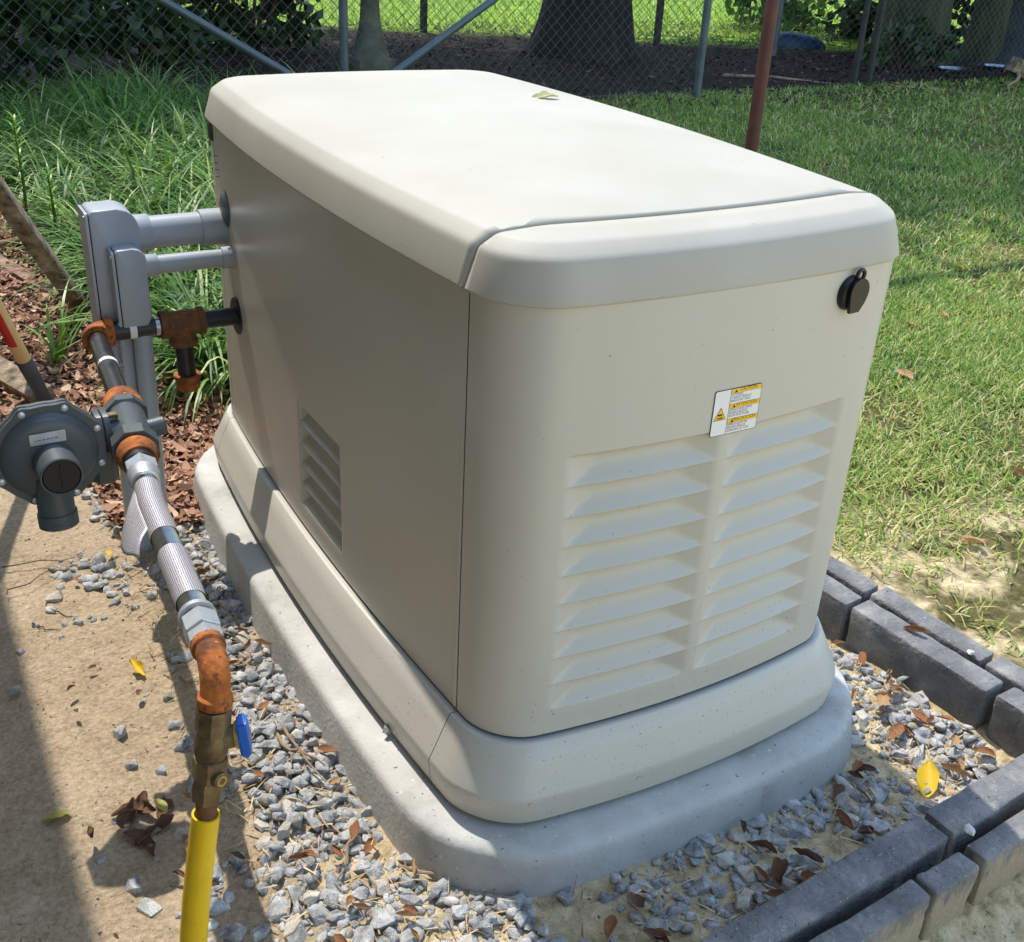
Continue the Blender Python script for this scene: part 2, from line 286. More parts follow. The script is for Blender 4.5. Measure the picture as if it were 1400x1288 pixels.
def ground_mat():
    m = bpy.data.materials.new('ground_soil'); m.use_nodes = True; N = m.node_tree.nodes; L = m.node_tree.links; b = N['Principled BSDF']
    tc = nd(m, 'ShaderNodeTexCoord'); P = tc.outputs['Object']; sp = nd(m, 'ShaderNodeSeparateXYZ'); L.new(P, sp.inputs[0])
    def noi(s, d=5): n = nd(m, 'ShaderNodeTexNoise'); n.inputs['Scale'].default_value = s; n.inputs['Detail'].default_value = d; n.inputs['Roughness'].default_value = .65; L.new(P, n.inputs['Vector']); return n.outputs[0]
    def ramp(src, cs, st):
        r = nd(m, 'ShaderNodeValToRGB'); e = r.color_ramp.elements; e[0].position = st[0]; e[0].color = (*cs[0], 1); e[1].position = st[-1]; e[1].color = (*cs[-1], 1)
        for i in range(1, len(cs)-1): q = e.new(st[i]); q.color = (*cs[i], 1)
        L.new(src, r.inputs[0]); return r.outputs[0]
    def mth(op, a, v=None, w2=None):
        n = nd(m, 'ShaderNodeMath', operation=op)
        for i, q in enumerate((a, v, w2)):
            if q is None: continue
            if isinstance(q, (int, float)): n.inputs[i].default_value = q
            else: L.new(q, n.inputs[i])
        return n.outputs[0]
    def edge(src, lo, hi):   # smooth 0..1
        n = nd(m, 'ShaderNodeMapRange', interpolation_type='SMOOTHSTEP'); L.new(src, n.inputs[0]); n.inputs[1].default_value = lo; n.inputs[2].default_value = hi; return n.outputs[0]
    def mix(f, a, b2):
        n = nd(m, 'ShaderNodeMix', data_type='RGBA'); L.new(f, n.inputs[0]); L.new(a, n.inputs[6]); L.new(b2, n.inputs[7]); return n.outputs[2]
    soil = ramp(noi(9, 8), [srgb(140, 123, 101), srgb(176, 156, 129), srgb(194, 176, 149)], [.3, .5, .7])
    grit = ramp(noi(130, 3), [srgb(108, 90, 70), srgb(176, 156, 129), srgb(214, 196, 168)], [.3, .5, .72])
    mx = nd(m, 'ShaderNodeMix', data_type='RGBA'); mx.inputs[0].default_value = .42; L.new(soil, mx.inputs[6]); L.new(grit, mx.inputs[7]); soil = mx.outputs[2]
    sand = ramp(noi(40, 6), [srgb(156, 136, 102), srgb(202, 183, 144), srgb(224, 207, 170)], [.32, .5, .68])
    lawn = ramp(noi(3.2, 6), [srgb(58, 60, 36), srgb(86, 82, 50), srgb(122, 106, 74), srgb(156, 136, 102)], [.3, .48, .6, .75])
    lawnf = ramp(noi(60, 4), [srgb(52, 52, 30), srgb(98, 92, 56), srgb(142, 126, 86)], [.3, .5, .72])
    mx = nd(m, 'ShaderNodeMix', data_type='RGBA'); mx.inputs[0].default_value = .5; L.new(lawn, mx.inputs[6]); L.new(lawnf, mx.inputs[7]); lawn = mx.outputs[2]
    bright = ramp(noi(5, 6), [srgb(96, 128, 34), srgb(126, 160, 44), srgb(150, 176, 62)], [.3, .5, .7])
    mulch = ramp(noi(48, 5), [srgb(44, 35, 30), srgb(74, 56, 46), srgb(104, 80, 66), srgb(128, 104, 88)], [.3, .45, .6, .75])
    mulch_shade = ramp(noi(40, 5), [srgb(20, 16, 14), srgb(34, 27, 22), srgb(50, 39, 32), srgb(68, 55, 46)], [.3, .45, .6, .75])  # mulch colours darkened to paint in the shade under the trees
    wob = mth('MULTIPLY', mth('SUBTRACT', noi(2.2, 5), .5), .9)
    wob2 = mth('MULTIPLY', mth('SUBTRACT', noi(9, 4), .5), .22)
    x, y = sp.outputs[0], sp.outputs[1]
    # front/right sand bed: pale sand where x + wobble > -0.22 and y < 1.3
    xs = mth('ADD', x, wob2); ys = mth('ADD', y, wob2)
    xw = mth('ADD', x, wob); yw = mth('ADD', y, wob)
    col = mix(mth('MULTIPLY', edge(xs, -.30, -.16), mth('SUBTRACT', 1.0, edge(ys, .02, .2))), soil, sand)
    col = mix(mth('MULTIPLY', edge(xs, .6, .7), mth('SUBTRACT', 1.0, edge(ys, .3, .6))), col, sand)
    mm = mth('MULTIPLY', edge(ys, 1.0, 1.25), mth('SUBTRACT', 1.0, edge(xw, 1.5, 1.7)))
    # a bare soil strip stays on the far left in front of the boards
    col = mix(mm, col, mulch)
    strip = mth('MULTIPLY', mth('SUBTRACT', 1.0, edge(ys, 1.75, 1.95)), mth('SUBTRACT', 1.0, edge(xs, -.27, -.2)))
    col = mix(strip, col, soil)
    lm = mth('MULTIPLY', edge(xs, .92, .96), edge(y, -.42, -.36))
    lm2 = mth('MULTIPLY', lm, mth('SUBTRACT', 1.0, edge(mth('ADD', y, mth('MULTIPLY', wob, .7)), 4.7, 5.2)))
    lm3 = mth('MULTIPLY', lm2, mth('MAXIMUM', edge(xw, 1.35, 1.6), mth('SUBTRACT', 1.0, edge(y, 1.3, 1.7))))
    bare = ramp(noi(7, 5), [(0, 0, 0), (1, 1, 1)], [.56, .64])
    nearw = mth('SUBTRACT', 1.0, edge(mth('SUBTRACT', x, y), .55, 1.5))
    lawn2 = mix(mth('MULTIPLY', bare, edge(y, -.5, 2.4)), lawn, mulch)
    col = mix(lm3, col, lawn2)
    patch = mth('MULTIPLY', lm3, mth('SUBTRACT', 1.0, edge(mth('ADD', y, mth('MULTIPLY', wob, .5)), .15, .55)))
    col = mix(mth('MULTIPLY', patch, ramp(noi(6, 4), [(0, 0, 0), (1, 1, 1)], [.42, .55])), col, sand)
    mulch_shade_mask = edge(mth('ADD', y, mth('MULTIPLY', wob, .5)), 4.5, 5.0)
    col = mix(mulch_shade_mask, col, mulch_shade)
    # sunlit lawn beyond the far fence
    fb = edge(mth('ADD', mth('ADD', y, mth('MULTIPLY', x, .5)), mth('MULTIPLY', wob, 1.2)), 10.2, 10.9)
    col = mix(fb, col, bright)
    L.new(col, b.inputs['Base Color']); b.inputs['Roughness'].default_value = .95; b.inputs['Specular IOR Level'].default_value = .2
    h1 = nd(m, 'ShaderNodeBump'); h1.inputs['Distance'].default_value = .010; L.new(noi(80, 7), h1.inputs['Height'])
    L.new(h1.outputs[0], b.inputs['Normal'])
    return m
ground = link('ground', gm, ground_mat()); tag(ground, 'sandy soil and lawn ground of the yard', None, kind='structure')

# ------------------------------------------------------------------ house at the left (its eave shades the left edge of the soil)
house = thing('house', 'house wall and eave on the left just outside the view', 'house', (-1.5, .5, 0))
def f(bm): box(bm, (-1.62, -.5, 1.3), (.2, 9.0, 2.6))
mk('wall', SIDING, house, f)
def f(bm):
    prism(bm, [(-.56, 2.44), (-.56, 2.60), (-3.4, 3.75), (-3.4, 3.62), (-1.5, 2.62), (-1.5, 2.44)], (0, -5.2, 0), (1, 0, 0), (0, 0, 1), (0, 1, 0), 9.6)
mk('eave', ROOF, house, f, smooth=False)

# ------------------------------------------------------------------ generator
GW, GL = .601, 1.19
def outline(off, bs, be, r, ne=28, ns=44, nc=12):
    hw, hl = GW/2+off, GL/2+off; P = []
    r = max(.004, min(r, hw-.003))
    def seg(a, b, n):
        for k in range(n): t = k/n; P.append((a[0]+(b[0]-a[0])*t, a[1]+(b[1]-a[1])*t))
    def arc(cx, cy, a0):
        for k in range(nc): a = a0+math.pi/2*k/nc; P.append((cx+r*math.cos(a), cy+r*math.sin(a)))
    arc(-hw+r, -hl+r, math.pi); seg((-hw+r, -hl), (hw-r, -hl), ne)
    arc(hw-r, -hl+r, 1.5*math.pi); seg((hw, -hl+r), (hw, hl-r), ns)
    arc(hw-r, hl-r, 0); seg((hw-r, hl), (-hw+r, hl), ne)
    arc(-hw+r, hl-r, .5*math.pi); seg((-hw, hl-r), (-hw, -hl+r), ns)
    P = np.array(P); u = np.clip(P[:, 1]/hl, -1, 1); v = np.clip(P[:, 0]/hw, -1, 1)
    Xo = P[:, 0]+v*bs*(1-u*u); Yo = P[:, 1]+u*be*(1-v*v)
    return np.stack([Xo+GW/2, Yo+GL/2], 1)
NE, NS, NC = 28, 44, 12
def ring_mesh(levels, rows=None, cap=True, botcap=False, sub=None):
    """levels: (off, bs, be, r, z) -> closed skin"""
    bm = bmesh.new(); R = []
    for off, bs, be, r, z in levels: R.append([bm.verts.new((x, y, z)) for x, y in outline(off, bs, be, r)])
    n = len(R[0])
    for a, b in zip(R, R[1:]):
        for j in range(n): bm.faces.new((a[j], a[(j+1) % n], b[(j+1) % n], b[j]))
    if cap: bm.faces.new(R[-1])
    if botcap: bm.faces.new(R[0][::-1])
    return bm
gen = thing('generator', 'large beige standby generator with louvred end standing on a concrete pad', 'generator', (GW/2, GL/2, .1))

# pad ------------------------------------------------------------
def padlv():
    lv = []
    for off, z in ((.100, -.06), (.0955, .0), (.0835, .068), (.0826, .0760), (.0808, .0818), (.0775, .0862), (.0725, .0890), (.065, .0905), (.045, .0920), (.02, .0930), (-.02, .0935)):
        lv.append((off, .029, .033, .122+off-.05, z))
    return lv
bm = ring_mesh(padlv(), cap=True); pad = link('concrete_pad', fin(bm, True, 60), CONC)
for v in pad.data.vertices:
    x, y, z = v.co; d = fbm(x, y, 30, 3, z*30)*.0006
    if z < .03: d += fbm(x, y, 14, 3)*.002
    v.co.x += d; v.co.y += d; v.co.z += d*.5
tag(pad, 'grey precast concrete pad with rounded corners under the generator', 'concrete pad')

# skirt ------------------------------------------------------------
SK = dict(bs=.0323, be=.0334)
def sk(off, z, bsm=1.0): return (off, .0268+(.0323-.0268)*bsm, .0295+(.0334-.0295)*bsm, .065+off*.55, z)
SKL = [sk(.018, .1035, .8), sk(.0301, .1005), sk(.0321, .1012), sk(.0335, .106), sk(.0368, .137), sk(.0367, .1425), sk(.0352, .1470), sk(.0300, .159, .9), sk(.0200, .185, .7), sk(.0092, .2112, .4), sk(.0075, .2128, .3), sk(.003, .2122, .2), sk(-.012, .2095, 0)]
bm = ring_mesh(SKL, cap=False)
NV = len(outline(0, 0, 0, .06))
allf = list(bm.faces)
# part boundaries at the seams: front piece from left seam (y=.066) round the near end to the right seam
def seam_bisect(bm, ys):
    for yv in ys:
        bmesh.ops.bisect_plane(bm, geom=bm.verts[:]+bm.edges[:]+bm.faces[:], dist=1e-6, plane_co=(0, yv, 0), plane_no=(0, 1, 0))
SEAMY = .0825; gap = .0006
seam_bisect(bm, [SEAMY-gap, SEAMY+gap, GL-SEAMY-gap, GL-SEAMY+gap])
def split_parts(bm, tests, parent, m, ang=50):
    out = []
    for name, t in tests:
        b2 = bm.copy(); kill = [f for f in b2.faces if not t(f.calc_center_median())]
        bmesh.ops.delete(b2, geom=kill, context='FACES'); out.append(link(name, fin(b2, True, ang), m, parent))
    bm.free(); return out
split_parts(bm, [('base_skirt', lambda c: c.y < SEAMY-gap), ('base_skirt', lambda c: SEAMY+gap < c.y < GL-SEAMY-gap and c.x < .3),
                 ('base_skirt', lambda c: c.y > GL-SEAMY+gap), ('base_skirt', lambda c: SEAMY+gap < c.y < GL-SEAMY-gap and c.x > .3)], gen, PAINT)

# inner core behind the seams
B = (.0268, .0295, .065)
bm = ring_mesh([(-.03, *B, .106), (-.03, *B, .84)], cap=True, botcap=True); link('inner_frame', fin(bm), DARKGAP, gen)

# panels with pressed louvres ---------------------------------------
def panel_path(part):
    P = outline(0, *B, ne=120, ns=160, nc=24) if False else None
# fine outline for sampling
def fine_outline():
    global NE
    P = outline(0, *B, ne=400, ns=700, nc=80); return P
FO = fine_outline(); FO = np.vstack([FO, FO[:1]])
ds = np.hypot(*np.diff(FO, axis=0).T); SA = np.concatenate([[0], np.cumsum(ds)]); STOT = SA[-1]
def at_s(s):
    s = np.mod(s, STOT); return np.stack([np.interp(s, SA, FO[:, 0]), np.interp(s, SA, FO[:, 1])], -1)
def s_of(cond):   # arc position of the outline point that minimises cond
    return SA[np.argmin(cond(FO))]
sL = s_of(lambda P: np.abs(P[:, 1]-SEAMY)+10*(P[:, 0] > .3)); sR = s_of(lambda P: np.abs(P[:, 1]-SEAMY)+10*(P[:, 0] < .3))
sRb = s_of(lambda P: np.abs(P[:, 1]-(GL-SEAMY))+10*(P[:, 0] < .3)); sLb = s_of(lambda P: np.abs(P[:, 1]-(GL-SEAMY))+10*(P[:, 0] > .3))
def s_at_x(x): return s_of(lambda P: np.abs(P[:, 0]-x)+10*(P[:, 1] > .3))
def s_at_y(y): return s_of(lambda P: np.abs(P[:, 1]-y)+10*(P[:, 0] > .3))
ZB, ZT = .2165, .8158
def build_panel(name, s0, s1, louvs, ext=0.0):
    """louvs: (s_a, s_b, z_top, pitch, rows, depth, ramp)"""
    span = s1-s0; ss = set(np.linspace(0, span, max(12, int(span/.012))).tolist()); zz = set(np.linspace(ZB, ZT, 22).tolist())
    for a, b_, zt, pt, rows, dep, rp in louvs:
        ss |= set(np.linspace(a-s0, b_-s0, 15).tolist()); 
        for q in np.linspace(0, rp*1.7, 16): ss.add(a-s0+q); ss.add(b_-s0-q)
        for k in range(rows):
            z1 = zt-k*pt; zz |= {z1+.0012, z1, z1-.0012, z1-.003, z1-.0055}
            zz |= set((z1-np.linspace(.009, pt-.0014, 9)).tolist())
        zz.add(zt-rows*pt)
    def clean(v, e):
        v = sorted(v); o = [v[0]]
        for q in v[1:]:
            if q-o[-1] > e: o.append(q)
        return np.array(o)
    ss = clean(ss, .0004); zz = clean(zz, .0004)
    P = at_s(s0+ss); T = at_s(s0+ss+.0008)-at_s(s0+ss-.0008); T /= np.hypot(T[:, 0], T[:, 1])[:, None]; Nn = np.stack([T[:, 1], -T[:, 0]], 1)
    SG, ZG = np.meshgrid(s0+ss, zz); D = np.zeros_like(SG); cell = -np.ones_like(SG, int); cid = 0
    for a, b_, zt, pt, rows, dep, rp in louvs:
        for k in range(rows):
            z1 = zt-k*pt; t = (z1-ZG)/pt; ins = (SG > a-1e-6) & (SG < b_+1e-6) & (t >= -.005) & (t <= .999)
            lip = np.clip((z1-ZG)/.004, 0, 1)
            e = np.minimum(SG-a, b_-SG); tq = np.clip(t, 0, 1); full = dep*np.where(tq < .30, np.sin(np.pi/2*tq/.30), np.cos(np.pi/2*np.clip((tq-.30)/.70, 0, 1)))
            # pressed ends: the recess closes along a slanting crease
            en = np.clip(np.minimum(SG-a, b_-SG)/rp, 0, None)*dep
            kk = .004
            hh_ = np.clip(.5+.5*(en-full)/kk, 0, 1); d = en*(1-hh_)+full*hh_-kk*hh_*(1-hh_)
            d = np.where(ins, np.maximum(d, 0), 0)
            D = np.maximum(D, d)
    V = np.stack([P[None, :, 0]-D*Nn[None, :, 0], P[None, :, 1]-D*Nn[None, :, 1], ZG], -1)
    nz, ns_ = SG.shape; V = V.reshape(-1, 3); ix = np.arange(nz*ns_).reshape(nz, ns_)
    Fq = np.stack([ix[:-1, :-1], ix[:-1, 1:], ix[1:, 1:], ix[1:, :-1]], -1)
    # vertex normals of the whole sheet
    fn = np.cross(V[Fq[..., 2]]-V[Fq[..., 0]], V[Fq[..., 3]]-V[Fq[..., 1]]); VN = np.zeros_like(V)
    for c in range(4): np.add.at(VN, Fq[..., c].ravel(), fn.reshape(-1, 3))
    VN /= np.linalg.norm(VN, axis=1)[:, None]
    cs = (ss[:-1]+ss[1:])/2+s0; cz = (zz[:-1]+zz[1:])/2; own = np.zeros((nz-1, ns_-1), int); nid = 0
    for a, b_, zt, pt, rows, dep, rp in louvs:
        for k in range(rows):
            nid += 1; z1 = zt-k*pt
            own[np.ix_((cz < z1) & (cz > z1-pt), (cs > a) & (cs < b_))] = nid
    res = None
    for q in range(nid+1):
        fq = Fq[own == q]; used, inv = np.unique(fq, return_inverse=True)
        me = npmesh(V[used], inv.reshape(-1, 4)); me.normals_split_custom_set_from_vertices(VN[used].tolist())
        if q == 0: res = link(name, me, PAINT, gen)
        else: link('louver', me, PAINT, res)
    return res
g2 = .0011
endp = build_panel('end_panel', sL-STOT+g2 if sL > STOT/2 else sL+g2, sR-g2,
    [(s_at_x(.078), s_at_x(.289), .630, .0416, 9, .0165, .040), (s_at_x(.303), s_at_x(.509), .630, .0416, 9, .0165, .040)])
sidep = build_panel('side_panel', sLb+g2, sL-g2, [(s_at_y(.634), s_at_y(.452), .4505, .0385, 5, .020, .008)])
build_panel('side_panel', sR+g2, sRb-g2, []); build_panel('end_panel', sRb+g2, sLb-g2, [])
# narrow folded trim beside the near left seam
def bodyx(y): u = (y-GL/2)/(GL/2); return -.0268*(1-u*u)
def f(bm):
    tube(bm, [(bodyx(.0895)+.0016, .0895, .2185), (bodyx(.0895)+.0018, .0895, .5), (bodyx(.0895)+.0024, .0895, .814)], [.0034, .003, .002], 8)
mk('edge_trim', PAINT, gen, f)

# lid ------------------------------------------------------------
def ll(off, z, bl=1.0, cr=0): return (off, .0344*bl, .0231*bl, max(.012, .072+off*.8), z)
LID = [ll(-.02, .8165), ll(.002, .8135), ll(.0055, .8122), ll(.0072, .8135), ll(.0070, .816), ll(-.0040, .8545), ll(-.0052, .8585), ll(-.0072, .8618), ll(-.0105, .8650), ll(-.0215, .8736), ll(-.0248, .8756), ll(-.0290, .8768), ll(-.036, .8777),
       ll(-.055, .8806), ll(-.085, .8848), ll(-.125, .8888, .9), ll(-.175, .8918, .8), ll(-.225, .8935, .6), ll(-.27, .8942, .4), ll(-.294, .8943, .2)]
bm = ring_mesh(LID, cap=True)
def warp(x): q = (x-.3)/.3; return .052+.027*q*q if abs(q) < 1.15 else .052+.027*1.3
for v in bm.verts: v.co.y -= warp(v.co.x)
GG = .0040
bmesh.ops.triangulate(bm, faces=[f for f in bm.faces if len(f.verts) > 4])
for d in (-GG, GG): bmesh.ops.bisect_plane(bm, geom=bm.verts[:]+bm.edges[:]+bm.faces[:], dist=1e-6, plane_co=(0, d, 0), plane_no=(0, 1, 0))
for v in bm.verts: v.co.y += warp(v.co.x)
def gpart(test):
    b2 = bm.copy(); kill = [f for f in b2.faces if not test(f.calc_center_median().y-warp(f.calc_center_median().x))]
    bmesh.ops.delete(b2, geom=kill, context='FACES'); return b2
lid = link('lid', fin(gpart(lambda d: d > GG), True, 60), PAINT_LID, gen)
cap = link('lid_front_cap', fin(gpart(lambda d: d < -GG), True, 60), PAINT_LID, gen)
for o in (lid, cap):
    md = o.modifiers.new('thick', 'SOLIDIFY'); md.thickness = .006; md.offset = -1; md.use_even_offset = False
b2 = gpart(lambda d: -GG < d < GG)
b2.normal_update()
cols = {}
for v in list(b2.verts): cols[v] = v.normal.copy()
for v in b2.verts:
    v.co -= cols[v]*.0030; v.co.y += (GG*.35 if v.co.y-warp(v.co.x) > 0 else -GG*.35)*1.2
chan = link('lid_seam_channel', fin(b2, True, 60), PAINT_LID, gen)
bm.free()
def f(bm): lathe(bm, (-.0285, 1.135, .838), (-1, 0, .25), [(-.003, .0022), (.0009, .0022)], 10)
mk('rivet_hole', BLACK, lid, f)

# black rubber lock cover on the near end
sC = s_at_x(.4745); pc = at_s(np.array([sC]))[0]; tcv = at_s(np.array([sC+.002]))[0]-at_s(np.array([sC-.002]))[0]; tcv /= np.hypot(*tcv)
TX = Vector((tcv[0], tcv[1], 0)); TN = Vector((tcv[1], -tcv[0], 0)); LC = Vector((pc[0], pc[1], .7815)); UZ = Vector((0, 0, 1))
def f(bm): lathe(bm, LC, TN, [(0, .0225), (.0035, .0222), (.007, .0195), (.0072, .0)], 30, caps=False)
lk = mk('lock_cover', BLACK, gen, f)
def f(bm):
    pts = []
    for k in range(13): a = rad(-20+220*k/12); pts.append((.006+.0175*math.cos(a), .002+.0185*math.sin(a)))
    pts += [(-.0085, -.016), (-.0075, -.0235), (.0105, -.0235), (.0185, -.013)]
    prism(bm, pts, LC+TN*.0082, TX, UZ, TN, .0042)
mk('flap', BLACK, lk, f)
def f(bm):
    o = LC+TN*.0075+TX*.007+UZ*.0235; n = 16
    for k in range(n):
        pass
    ring = [o+TX*.0068*math.cos(2*math.pi*k/n)+UZ*.0068*math.sin(2*math.pi*k/n) for k in range(n)]
    tube(bm, ring+[ring[0]], .0026, 8, caps=False)
mk('hinge_loop', BLACK, lk, f)

# left side: latch under the lid, vent slits, blanking plug
def sidept(y): return Vector((bodyx(y), y, 0))
def f(bm): box(bm, (bodyx(1.115)+.001, 1.118, .790), (.012, .022, .034), bev=.004)
mk('latch', NAVY, gen, f)
for k in range(4):
    def f(bm, k=k): box(bm, (-.0002+bodyx(1.08)+.0005, 1.082-k*.001, .752-k*.0125), (.0016, .034, .0013), Euler((rad(-12), 0, rad(5))).to_matrix())
    mk('vent_slit', DARKGAP, gen, f)
def f(bm): lathe(bm, (bodyx(1.035)+.001, 1.035, .666), (-1, .0, 0), [(0, .0335), (.0022, .0335), (.0048, .030), (.0085, .017), (.0095, .0)], 32, caps=False)
mk('blanking_plug', REGG, gen, f)

# warning label ------------------------------------------------------------
ly = at_s(np.array([s_at_x(.3075)]))[0][1]
def lp(x, z, d): return Vector((.271+x, ly-.0004-d, .6235+z))
LWd, LHt = .0735, .0615
def rr(w, h, r, n=5):
    P = []
    for cx, cy, a0 in ((r, r, 180), (w-r, r, 270), (w-r, h-r, 0), (r, h-r, 90)):
        for k in range(n+1): a = rad(a0+90*k/n); P.append((cx+r*math.cos(a), cy+r*math.sin(a)))
    return P
def f(bm): prism(bm, rr(LWd, LHt, .003), lp(0, 0, -.0002), (1, 0, 0), (0, 0, 1), (0, -1, 0), .0005)
lab = mk('warning_label', INK, gen, f, smooth=False); lab['label'] = 'small white and yellow hot surface caution sticker'
def f(bm): prism(bm, rr(LWd-.0016, LHt-.0016, .0025), lp(.0008, .0008, .0003), (1, 0, 0), (0, 0, 1), (0, -1, 0), .0002)
mk('label_face', WHITE_L, lab, f, smooth=False)
def rect(bm, x, z, w_, h_, d0, t): prism(bm, [(0, 0), (w_, 0), (w_, h_), (0, h_)], lp(x, z, d0), (1, 0, 0), (0, 0, 1), (0, -1, 0), t)
def f(bm): rect(bm, .0243, .0008, .0006, LHt-.0016, .0005, .0001)
mk('divider', INK, lab, f, smooth=False)
def f(bm): prism(bm, [(0, 0), (.0196, 0), (.0098, .0175)], lp(.0022, .0215, .0005), (1, 0, 0), (0, 0, 1), (0, -1, 0), .0001)
mk('triangle_border', INK, lab, f, smooth=False)
def f(bm): prism(bm, [(.0012, .0008), (.0184, .0008), (.0098, .0158)], lp(.0022, .0215, .0006), (1, 0, 0), (0, 0, 1), (0, -1, 0), .0001)
mk('triangle', YEL_L, lab, f, smooth=False)
def f(bm):
    prism(bm, [(0, .0022), (.003, .001), (.0065, .0014), (.009, .003), (.0065, .0038), (.004, .0036), (.001, .0040)], lp(.0075, .0262, .0007), (1, 0, 0), (0, 0, 1), (0, -1, 0), .0001)
    for k in range(3): prism(bm, [(0, 0), (.0085, 0), (.0085, .0006), (0, .0006)], lp(.0078, .0232+k*.0009, .0007), (1, 0, 0), (0, 0, 1), (0, -1, 0), .0001)
mk('hand_symbol', INK, lab, f, smooth=False)
RX = Matrix.Rotation(rad(90), 4, 'X')
blocks = [('CAUTION', ['HOT SURFACE.', 'TO REDUCE THE RISK OF', 'BURN, DO NOT TOUCH.'], .0550), ('ATTENTION', ['SURFACE CHAUDE. AFIN DE', 'RÉDUIRE LE RISQUE DE', 'BRÛLURE, NE PAS TOUCHER.'], .0350),
          ('PRECAUCIÓN', ['SUPERFICIE CALIENTE. PARA', 'REDUCIR EL RIESGO DE', 'QUEMADURAS, NO TOCAR.'], .0150)]
for hd, lns, zb in blocks:
    def f(bm, zb=zb): rect(bm, .0250, zb-.0003, LWd-.0250-.0008, .0062 if zb < .05 else .0057, .0005, .0001)
    mk('header_border', INK, lab, f, smooth=False)
    def f(bm, zb=zb): rect(bm, .0250, zb, LWd-.0250-.0010, .0056 if zb < .05 else .0054, .00065, .0001)
    mk('header_bar', YEL_L, lab, f, smooth=False)
    text('header_text', '\u26a0 '+hd if False else hd, .0062, Matrix.Translation(lp(.0515, zb+.0006, .0008)) @ RX, INK, lab, 'CENTER', .95)
    def f(bm, zb=zb): prism(bm, [(0, 0), (.0046, 0), (.0023, .0041)], lp(.0515-.0175-(.004 if len('x') else 0), zb+.0006, .0008), (1, 0, 0), (0, 0, 1), (0, -1, 0), .0001)
    mk('alert_sign', INK, lab, f, smooth=False)
    for k, t in enumerate(lns):
        text('print_line', t, .0045, Matrix.Translation(lp(.0258, zb-.0046-k*.0040, .0006)) @ RX, INK, lab, 'LEFT', .62 if len(t) < 24 else .56)
# ------------------------------------------------------------------ block wall
wallt = thing('block_edging', 'charcoal concrete block edging around the gravel bed', 'block edging', (.9, -.3, 0))
def block(x0, x1, y0, y1, ztop, side='y', m=BLOCK, tilt=0.):
    bm = bmesh.new(); z0 = -.06
    # subdivided chamfered block with uneven faces
    cx, cy, cz = (x0+x1)/2, (y0+y1)/2, (z0+ztop)/2
    box(bm, (0, 0, 0), (x1-x0, y1-y0, ztop-z0)); bmesh.ops.bevel(bm, geom=bm.edges[:], offset=.0045, segments=2, profile=.55, affect='EDGES')
    bmesh.ops.subdivide_edges(bm, edges=[e for e in bm.edges if e.calc_length() > .05], cuts=11, use_grid_fill=True)
    sd = random.random()*50
    for v in bm.verts:
        p = v.co; a = noise.noise(Vector((p.x*20+sd, p.y*20, p.z*20)))*.0024+noise.noise(Vector((p.x*75+sd, p.y*75, p.z*75)))*.0022
        v.co += v.normal*a
    bm.normal_update()
    o = link('block', fin(bm, True, 50), m, wallt); o.location = (cx, cy, cz); o.rotation_euler = (random.uniform(-.006, .006), random.uniform(-.006, .006), tilt+random.uniform(-.008, .008))
    return o
HW = .1
def _bs():
    m = BLOCK.copy(); m.name = 'sandy_charcoal_block'; L = m.node_tree.links; N = m.node_tree.nodes; b = N['Principled BSDF']; src = b.inputs['Base Color'].links[0].from_socket
    tc = nd(m, 'ShaderNodeTexCoord'); sp = nd(m, 'ShaderNodeSeparateXYZ'); L.new(tc.outputs['Object'], sp.inputs[0])
    mp = nd(m, 'ShaderNodeMapping'); mp.inputs['Scale'].default_value = (90, 90, 14); L.new(tc.outputs['Object'], mp.inputs[0]); n = nd(m, 'ShaderNodeTexNoise'); n.inputs['Scale'].default_value = 1; n.inputs['Detail'].default_value = 4; L.new(mp.outputs[0], n.inputs['Vector'])
    a = nd(m, 'ShaderNodeMath', operation='MULTIPLY_ADD'); L.new(n.outputs[0], a.inputs[0]); a.inputs[1].default_value = .09; L.new(sp.outputs[2], a.inputs[2])
    r = nd(m, 'ShaderNodeMapRange'); L.new(a.outputs[0], r.inputs[0]); r.inputs[1].default_value = .112; r.inputs[2].default_value = .088; r.inputs[3].default_value = 0; r.inputs[4].default_value = .75
    mx = nd(m, 'ShaderNodeMix', data_type='RGBA'); L.new(r.outputs[0], mx.inputs[0]); L.new(src, mx.inputs[6]); mx.inputs[7].default_value = (*srgb(158, 146, 122), 1); L.new(mx.outputs[2], b.inputs['Base Color']); return m
BLOCK_S = _bs()
# right hand wall, inner row then outer row (runs away from the camera)
t = rad(-6.2)
def rowpt(y, x): return x-.118*(y-.15)*.9
ys = [-.135, .148, .44, .73, 1.02, 1.31]
for a, b in zip(ys, ys[1:]):
    xc = rowpt((a+b)/2, .8155); block(xc, xc+.050, a+.004, b-.004, HW, tilt=rad(5.5))
block(rowpt(-.24, .8155), rowpt(-.24, .8155)+.05, -.262, -.143, HW, tilt=rad(5.5))
ys = [-.37, -.076, .161, .455, .75, 1.04, 1.33]
for a, b in zip(ys, ys[1:]):
    xc = rowpt((a+b)/2, .877); block(xc, xc+.046, a+.004, b-.004, HW+.002, tilt=rad(5.0))
# near wall, inner row and outer row (runs across)
def nx_(x): return -.0265+.0625*(x-.34)
for x0, x1 in ((-.18, .125), (.133, .538), (.546, .842), (.85, 1.15)):
    xc = (x0+x1)/2; y1 = -.2715+.062*(xc-.54); block(x0+.001, x1-.001, y1-.0515, y1, HW, tilt=rad(3.5))
for x0, x1 in ((-.1, .145), (.149, .4395), (.4475, .535), (.553, .86), (.868, 1.16)):
    xc = (x0+x1)/2; y1 = -.341+.062*(xc-.54); block(x0, x1, y1-.034, y1, HW-.002, m=BLOCK_S, tilt=rad(3.5))

